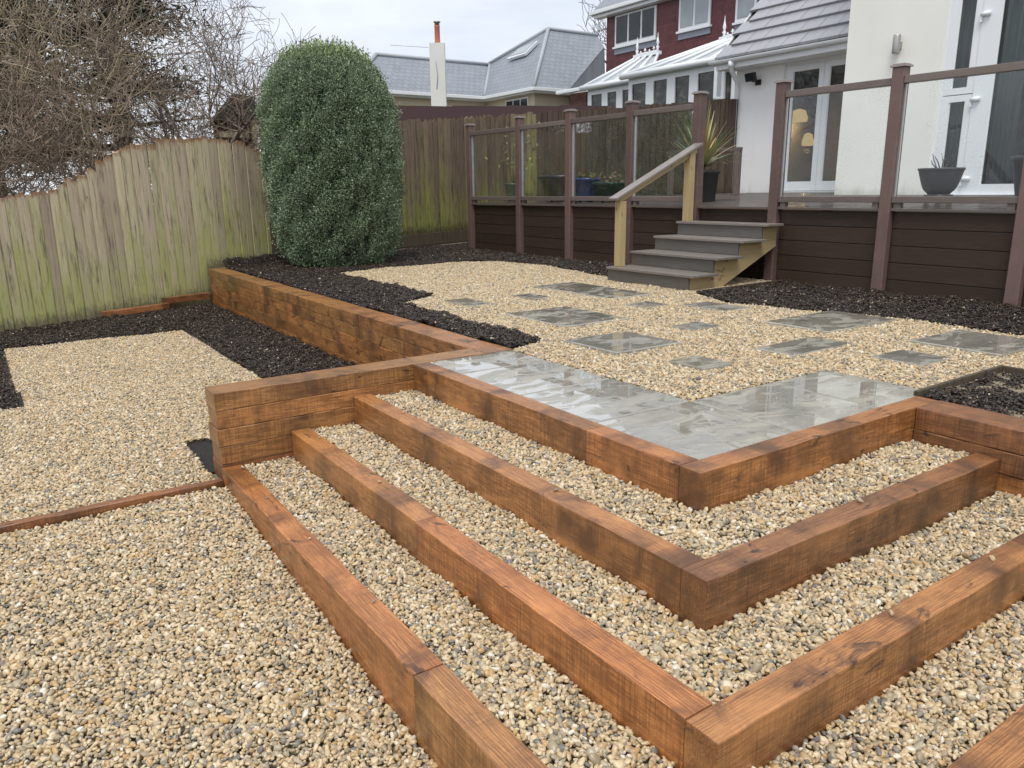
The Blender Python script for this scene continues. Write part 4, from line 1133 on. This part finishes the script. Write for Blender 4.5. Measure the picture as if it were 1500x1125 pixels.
brown = [(0.24,0.19,0.15),(0.13,0.105,0.088),(0.32,0.255,0.20),(0.21,0.155,0.125)]
tan = [(0.34,0.275,0.19),(0.25,0.19,0.135),(0.42,0.35,0.25)]
red = [(0.25,0.185,0.14),(0.19,0.14,0.11),(0.32,0.25,0.185)]
TREES = [
 ('dark leaning bare tree with the thickest limb, behind the highest fence boards', (1.1, 11.2, -0.3), [((-0.42, 0.05, 0.75), 2.6), ((0.1, 0.1, 1.0), 2.3), ((0.55, -0.05, 0.8), 1.9), ((-0.8, 0.2, 0.6), 2.2)], 0.075, brown, 31),
 ('tangle of tan bare shrub stems rising behind the left fence slope', (-0.6, 11.0, -0.4), [((-0.3, 0, 1), 2.3), ((0.3, 0, 1), 2.3), ((0.05, 0.2, 1), 2.6), ((-0.7, 0, 0.8), 1.9), ((0.7, 0.1, 0.7), 1.8)], 0.035, tan, 32),
 ('reddish brown bare shrub at the far left over the lowest fence boards', (-2.0, 10.2, -0.4), [((-0.3, 0, 1), 1.7), ((0.4, 0, 1), 1.7), ((0.05, 0.2, 1), 1.9), ((0.8, 0, 0.6), 1.4), ((-0.8, 0, 0.7), 1.5)], 0.026, red, 33),
 ('bare twiggy tree reaching towards the hedge top against the sky', (1.9, 12.6, -0.3), [((-0.35, 0, 1), 2.9), ((0.25, 0, 1), 2.7), ((0.0, 0.2, 1), 3.0), ((0.6, 0, 0.8), 2.2)], 0.05, brown, 34),
 ('tall tan bare shrub at the left edge in front of the evergreen', (-2.6, 12.2, -0.4), [((-0.2, 0, 1), 3.1), ((0.4, 0, 1), 3.1), ((0.1, 0.2, 1), 3.3), ((0.7, 0, 0.7), 2.6)], 0.045, tan, 35),
 ('low bramble of rust coloured stems leaning on the fence slope', (-0.9, 9.7, -0.4), [((-0.5, 0, 0.8), 1.3), ((0.5, 0.1, 0.9), 1.5), ((0.0, 0.1, 1), 1.5), ((0.9, 0.2, 0.6), 1.3), ((-1, 0.0, 0.6), 1.3)], 0.018, red, 36)]
for lab, base, stems, r0, cols, sd_ in TREES:
    e = empty('bare_tree', base, lab, 'bare tree')
    T1 = Twigs(sd_); b = Vector(base)
    tr = MB(); tr.tube([b, b + Vector((0.0, 0.0, 0.35)), b + Vector((0.02, 0, 0.6))], [r0*1.6, r0*1.4, r0*1.3], 8).build('trunk', M['trunk'], e)
    for d, L in stems:
        T1.grow(b + Vector((0, 0, 0.55)), Vector(d), L, r0, 0, 3, 0.125, 0.05, 5, 7)
    T1.mesh('crown', cols, e, 0.0042)
# dark evergreen
def evergreen(label, base, h, rad, seed, n=26000):
    e = empty('evergreen_tree', base, label, 'tree')
    rv = np.random.default_rng(seed)
    MB().tube([base, (base[0]+0.2, base[1], base[2]+h*0.5), (base[0], base[1], base[2]+h)], [0.28, 0.18, 0.04], 8).build('trunk', M['trunk'], e)
    P, D = [], []
    nb = 95; br = MB()
    for k in range(nb):
        z = h*(0.25 + 0.75*rv.uniform()**0.8); az = rv.uniform(0, 6.283); L = rad*(1.25 - z/h*0.8)*rv.uniform(0.55, 1.1)
        o = np.array([base[0], base[1], base[2]+z]); d = np.array([math.cos(az), math.sin(az), 0.12])
        br.tube([tuple(o), tuple(o + d*L)], [0.05, 0.012], 4, False)
        m = n//nb
        f = rv.uniform(0.25, 1.05, m)[:, None]; cl_ = rv.normal(0, 0.22 + 0.1*rad/3, (m, 3)) * np.array([1, 1, 0.55])
        P.append(o + d*L*f + cl_ + np.array([0, 0, -0.25])*f**2); D.append(d + rv.normal(0, 0.8, (m, 3)))
    br.build('branches', M['trunk'], e)
    P = np.concatenate(P); D = np.concatenate(D)
    V, F = leaves(P, D, 0.20, 0.05, rv)
    tt = np.array([(0.030,0.038,0.028),(0.045,0.055,0.040),(0.022,0.028,0.022)])[rv.integers(0, 3, len(P))]
    tinted_mesh('crown', V, F, np.repeat(tt, 4, 0), M['leaf'], e)
evergreen('dark evergreen tree filling the top left corner behind the bare shrubs', (-1.6, 18.5, -0.5), 7.6, 2.6, 41)
evergreen('dark evergreen tree right of the corner one, its crown cut by the top edge', (1.3, 20.5, -0.5), 8.8, 2.3, 42, 20000)

M['shed_roof'] = plain('mossy_felt', (0.035, 0.036, 0.034), 0.85, 0.4, 6)
# shed over the fence
sh = empty('garden_shed', (2.0, 12.4, 0.0), 'weathered dark shed gable peeping over the fence beside the hedge', 'shed')
MB().prism([(1.55, 12.2, 0), (2.2, 12.0, 0), (2.2, 12.0, 2.1), (1.55, 12.2, 2.1)], (0.3, 0.9, 0)).build('wall', M['fence_dark'], sh)
MB().prism([(1.50, 12.10, 2.14), (2.27, 11.87, 2.14), (2.16, 11.92, 2.52), (1.86, 12.01, 2.56)], (0.36, 1.1, 0)).build('roof', M['shed_roof'], sh)
MB().box((2.10, 11.90, 1.3), (2.19, 11.96, 2.13)).build('corner_post', M['fence'], sh)
MB().box((1.6, 12.0, 1.86), (2.08, 12.03, 1.96)).build('trim', M['fence'], sh)

# ------------------------------------------------------------------ neighbours
nf = empty('panel_fence', (9.5, 16, 0), 'dark maroon close panel fence beyond the garden fence', 'fence')
for k in range(5):
    a = Vector((6.4, 18.2, 0)) + Vector((5.2, -3.6, 0))*k/5*1.1; b = Vector((6.4, 18.2, 0)) + Vector((5.2, -3.6, 0))*(k+1)/5*1.1
    beam('panel', (a.x, a.y, 1.6), ((b.x), (b.y), 1.56), 0.05, 3.06 - 0.03*k, M['maroon'], nf, 0.0)

bg = empty('bungalow', (17, 28, 0), 'pale bungalow with grey slate hipped roof and white chimney', 'house')
MB().box((9.5, 29.35, -0.7), (17.95, 34, 4.95)).box((17.95, 25.65, -0.7), (24.5, 33.5, 4.95)).build('wall', M['buff_render'], bg)
rf = MB().prism([(11.2, 29.0, 5.0), (17.6, 29.0, 5.0), (19.25, 31.0, 6.66), (13.4, 31.0, 6.66)], (0, 0.02, -0.12)).build('roof', M['slate'], bg)
MB().prism([(11.2, 29.0, 5.0), (13.4, 31.0, 6.66), (11.2, 33.0, 5.0)], (0, 0, -0.1)).build('roof', M['slate_y'], bg)
MB().prism([(17.6, 29.05, 5.0), (17.62, 25.28, 5.0), (20.2, 27.72, 7.8), (19.2, 31.0, 6.70)], (0.1, 0, -0.1)).build('roof', M['slate_y'], bg)
MB().prism([(17.66, 25.25, 5.0), (19.45, 25.25, 5.0), (22.95, 27.1, 7.22), (23.1, 27.75, 7.8), (20.22, 27.72, 7.8)], (0, 0.1, -0.1)).build('roof', M['slate'], bg)
MB().prism([(19.5, 25.30, 5.0), (22.98, 27.12, 7.2), (23.2, 27.2, 4.4), (19.7, 25.4, 4.4)], (0.3, 0.5, 0)).build('dormer_cheek', M['slate_dark'], bg)
for a, b in (((17.62,25.25,5.03),(20.2,27.7,7.83)), ((20.2,27.72,7.84),(23.1,27.76,7.84)), ((17.62,29.0,5.04),(19.2,30.95,6.7)), ((13.4,31,6.7),(19.25,31,6.7)), ((11.2,29,5.03),(13.4,31,6.7)), ((19.2,31,6.74),(20.2,27.75,7.83))):
    MB().tube([a, b], 0.085, 6).build('ridge_tiles', M['ridge'], rf)
for a, b in (((11.2,28.95,4.93),(17.62,28.95,4.93)), ((17.55,29.0,4.93),(17.55,25.2,4.93)), ((17.5,25.18,4.93),(20.5,25.18,4.93))):
    beam('gutter', a, b, 0.12, 0.14, M['upvc'], bg, 0.02)
MB().box((11.2, 29.02, 4.80), (17.9, 29.345, 4.88)).box((17.62, 25.3, 4.80), (17.94, 29.0, 4.88)).box((17.95, 25.28, 4.80), (21, 25.645, 4.88)).build('soffit', M['upvc'], bg)
wd = MB().box((17.90, 26.05, 3.85), (17.949, 27.75, 4.72)).build('window', M['upvc'], bg)
for k in range(3): MB().box((17.88, 26.12+0.54*k, 3.92), (17.899, 26.57+0.54*k, 4.66)).build('pane', M['far_glass'], wd)
MB().prism([(19.03, 29.15, 6.60), (19.40, 28.75, 7.0), (19.58, 27.50, 7.18), (19.08, 27.80, 6.65)], (-0.09, 0, 0.08)).build('roof_window', M['upvc'], rf)
MB().prism([(19.10, 29.02, 6.69), (19.40, 28.66, 7.0), (19.54, 27.62, 7.16), (19.13, 27.88, 6.72)], (-0.10, 0, 0.09)).build('roof_window_pane', M['poly_roof'], rf)
ch = MB().prism([(12.64, 24.86, 3.0), (13.10, 24.55, 3.0), (13.34, 24.92, 3.0), (12.88, 25.23, 3.0)], (0, 0, 3.18)).build('chimney', M['white_chim'], bg)
MB().lathe((13.0, 24.87, 6.18), [(0.12, 0), (0.10, 0.05), (0.095, 0.55), (0.11, 0.6)], 14).build('chimney_pot', M['terracotta'], ch)
MB().lathe((13.0, 24.87, 6.78), [(0.09, 0), (0.09, 0.10), (0.13, 0.11), (0.13, 0.15), (0.05, 0.17)], 12).build('cowl', M['steel'], ch)
MB().tube([(12.82, 24.72, 5.55), (12.86, 24.69, 5.05), (12.82, 24.72, 4.6)], 0.012, 5).build('cable', M['lead'], ch)
MB().tube([(11.3, 25.3, 6.05), (12.62, 24.88, 6.02)], 0.007, 4).build('aerial', M['steel'], ch)

rh = empty('red_house', (19, 17, 0), 'two storey neighbour house hung with maroon tiles', 'house')
RX = 18.0
MB().box((RX, 8.0, 4.6), (RX+6, 21.25, 7.20)).build('tile_hung_wall', M['red_tile'], rh)
MB().box((RX+0.05, 8.0, -0.7), (RX+6, 21.20, 4.6)).build('brick_wall', M['brick'], rh)
MB().prism([(RX-0.35, 7.5, 7.16), (RX-0.35, 21.7, 7.16), (RX+3.5, 21.7, 10.6), (RX+3.5, 7.5, 10.6)], (0.1, 0, -0.12)).build('roof', M['slate_y'], rh)
beam('gutter', (RX-0.40, 7.5, 7.10), (RX-0.40, 21.72, 7.10), 0.13, 0.13, M['upvc'], rh, 0.02)
MB().box((RX-0.33, 7.5, 6.93), (RX-0.01, 21.6, 7.03)).build('soffit', M['upvc'], rh)
MB().prism([(RX-0.34, 21.62, 6.98), (RX+3.5, 21.62, 10.4), (RX+3.5, 21.62, 10.6), (RX-0.34, 21.62, 7.16)], (0, 0.09, 0)).build('barge_board', M['upvc'], rh)
for (y0, y1, z0, z1, nl, gm) in ((18.70, 20.75, 5.88, 6.90, 3, 'far_glass'), (16.32, 17.65, 5.90, 6.90, 2, 'pale_glass'), (14.55, 15.32, 5.78, 6.90, 1, 'pale_glass')):
    wd = MB().box((RX-0.05, y0, z0), (RX-0.001, y1, z1)).build('window', M['upvc'], rh)
    s = (y1 - y0 - 0.08)/nl
    for k in range(nl):
        a = y0 + 0.04 + s*k; MB().box((RX-0.07, a+0.05, z0+0.10), (RX-0.051, a+s-0.05, z1-0.06)).build('pane', M[gm], wd)
    MB().box((RX-0.10, y0-0.06, z0-0.07), (RX-0.001, y1+0.06, z0-0.005)).build('sill', M['upvc'], wd)
    MB().box((RX-0.04, y0-0.02, z0-0.26), (RX-0.002, y1+0.02, z0-0.075)).build('flashing', M['lead'], wd)

def conservatory(label, X0, y0, y1, zE, zR, xr, ridge, mull, zsill, finials):
    """glazed front wall on plane X0 with a hipped white roof rising to a crested ridge"""
    e = empty('conservatory', (X0, (y0+y1)/2, 0), label, 'conservatory')
    MB().box((X0+0.06, y0, -0.7), (xr+2.2, y1, zsill-0.6)).build('base_wall', M['brick'], e)
    fr = MB().box((X0-0.02, y0, zE-0.22), (X0+0.08, y1, zE)).box((X0-0.02, y0, zsill-0.65), (X0+0.08, y1, zsill-0.55))
    for (a, b) in mull: fr.box((X0-0.02, a, zsill-0.55), (X0+0.08, b, zE-0.22))
    fr.build('frame', M['upvc'], e)
    ms = sorted(mull)
    for (a, b), (c, d) in zip(ms[:-1], ms[1:]): MB().box((X0+0.02, b+0.0005, zsill-0.549), (X0+0.04, c-0.0005, zE-0.221)).build('pane', M['cons_glass'], e)
    ra, rb = ridge
    for poly in ([(X0-0.12, y0-0.1, zE+0.03), (X0-0.12, y1+0.1, zE+0.03), (xr, rb, zR), (xr, ra, zR)],
                 [(X0-0.12, y1+0.1, zE+0.03), (xr+2, y1+0.1, zE+0.03), (xr+0.6, rb, zR), (xr, rb, zR)]):
        MB().prism(poly, (0, 0, -0.04)).build('roof_sheet', M['poly_roof'], e)
    nb_ = max(3, int((y1-y0)/0.65))
    for k in range(nb_+1):
        yb = y0-0.1 + (y1-y0+0.2)*k/nb_; yr = min(max(yb, ra), rb)
        yt = ra + (rb-ra)*k/nb_
        MB().tube([(X0-0.13, yb, zE+0.05), (xr, yt, zR+0.03)], 0.05, 6).build('glazing_bar', M['upvc'], e)
    MB().tube([(X0-0.16, y0-0.16, zE+0.0), (X0-0.16, y1+0.16, zE+0.0)], 0.085, 8).build('gutter', M['upvc'], e)
    MB().box((xr-0.09, ra-0.05, zR), (xr+0.09, rb+0.05, zR+0.10)).build('ridge', M['upvc'], e)
    cr = MB(); m = max(4, int((rb-ra)/0.16))
    for k in range(1, m):
        y = ra + (rb-ra)*k/m; hh = 0.16 if k % 2 else 0.10
        cr.lathe((xr, y, zR+0.10), [(0.028, 0), (0.012, hh*0.4), (0.036, hh*0.65), (0.008, hh)], 6)
        if k % 2 == 1: cr.box((xr-0.01, y-0.05, zR+0.10+hh*0.55), (xr+0.01, y+0.05, zR+0.10+hh*0.72))
    cr.box((xr-0.012, ra, zR+0.1001), (xr+0.012, rb, zR+0.14)).build('cresting', M['upvc'], e)
    for y in finials:
        MB().lathe((xr, y, zR+0.10), [(0.05, 0), (0.03, 0.06), (0.055, 0.12), (0.02, 0.17), (0.05, 0.24), (0.035, 0.30), (0.012, 0.42), (0.004, 0.52)], 8).build('finial', M['upvc'], e)
    return e
cons = conservatory('white conservatory with a crested roof, right and nearer of the two', 13.5, 11.40, 15.10, 3.93, 4.72, 15.2, (12.2, 13.35),
             [(14.96,15.10),(14.13,14.42),(13.35,13.64),(12.57,12.86),(11.70,12.02),(11.40,11.5)], 3.2, [12.25, 13.30])
conservatory('white conservatory with paired finials, left and farther of the two', 14.5, 15.3, 18.05, 4.0, 4.86, 15.8, (16.35, 17.30),
             [(17.88,18.05),(17.12,17.38),(16.45,16.72),(15.9,16.1),(15.3,15.4)], 3.45, [16.38, 17.27])
ow = MB().box((13.10, 11.66, 3.02), (13.40, 11.71, 3.06)).box((13.10, 11.66, 3.68), (13.40, 11.71, 3.72)).box((13.10, 11.66, 3.0601), (13.16, 11.71, 3.6799)).box((13.34, 11.66, 3.0601), (13.40, 11.71, 3.6799)).build('open_window', M['upvc'], cons)
MB().box((13.1601, 11.68, 3.0601), (13.3399, 11.69, 3.6799)).build('pane', M['poly_roof'], ow)
stub = empty('porch_roof', (15, 18.9, 0), 'low white guttered brick porch left of the conservatories', 'porch')
beam('gutter', (14.4, 18.25, 4.0), (14.4, 19.5, 4.0), 0.16, 0.12, M['upvc'], stub, 0.03)
MB().box((14.55, 18.2, -0.7), (17.9, 19.0, 3.93)).build('wall', M['brick'], stub)

e = empty('bare_tree', (34, 38, 0), 'small far bare tree between the slate roof and the maroon house', 'bare tree')
T2 = Twigs(77); MB().tube([(34, 38, -0.7), (34, 38, 7)], [0.3, 0.2], 7).build('trunk', M['trunk'], e)
for d in ((-0.5,0,1),(0.4,0,1),(0,0,1),(-0.9,0,0.7),(0.8,0,0.6)): T2.grow(Vector((34, 38, 6.8)), Vector(d), 4.2, 0.12, 0, 2, 0.2, 0.05, 4, 6)
T2.mesh('crown', [(0.10,0.085,0.075),(0.13,0.11,0.1)], e, 0.016)
print('objects', len(bpy.data.objects))
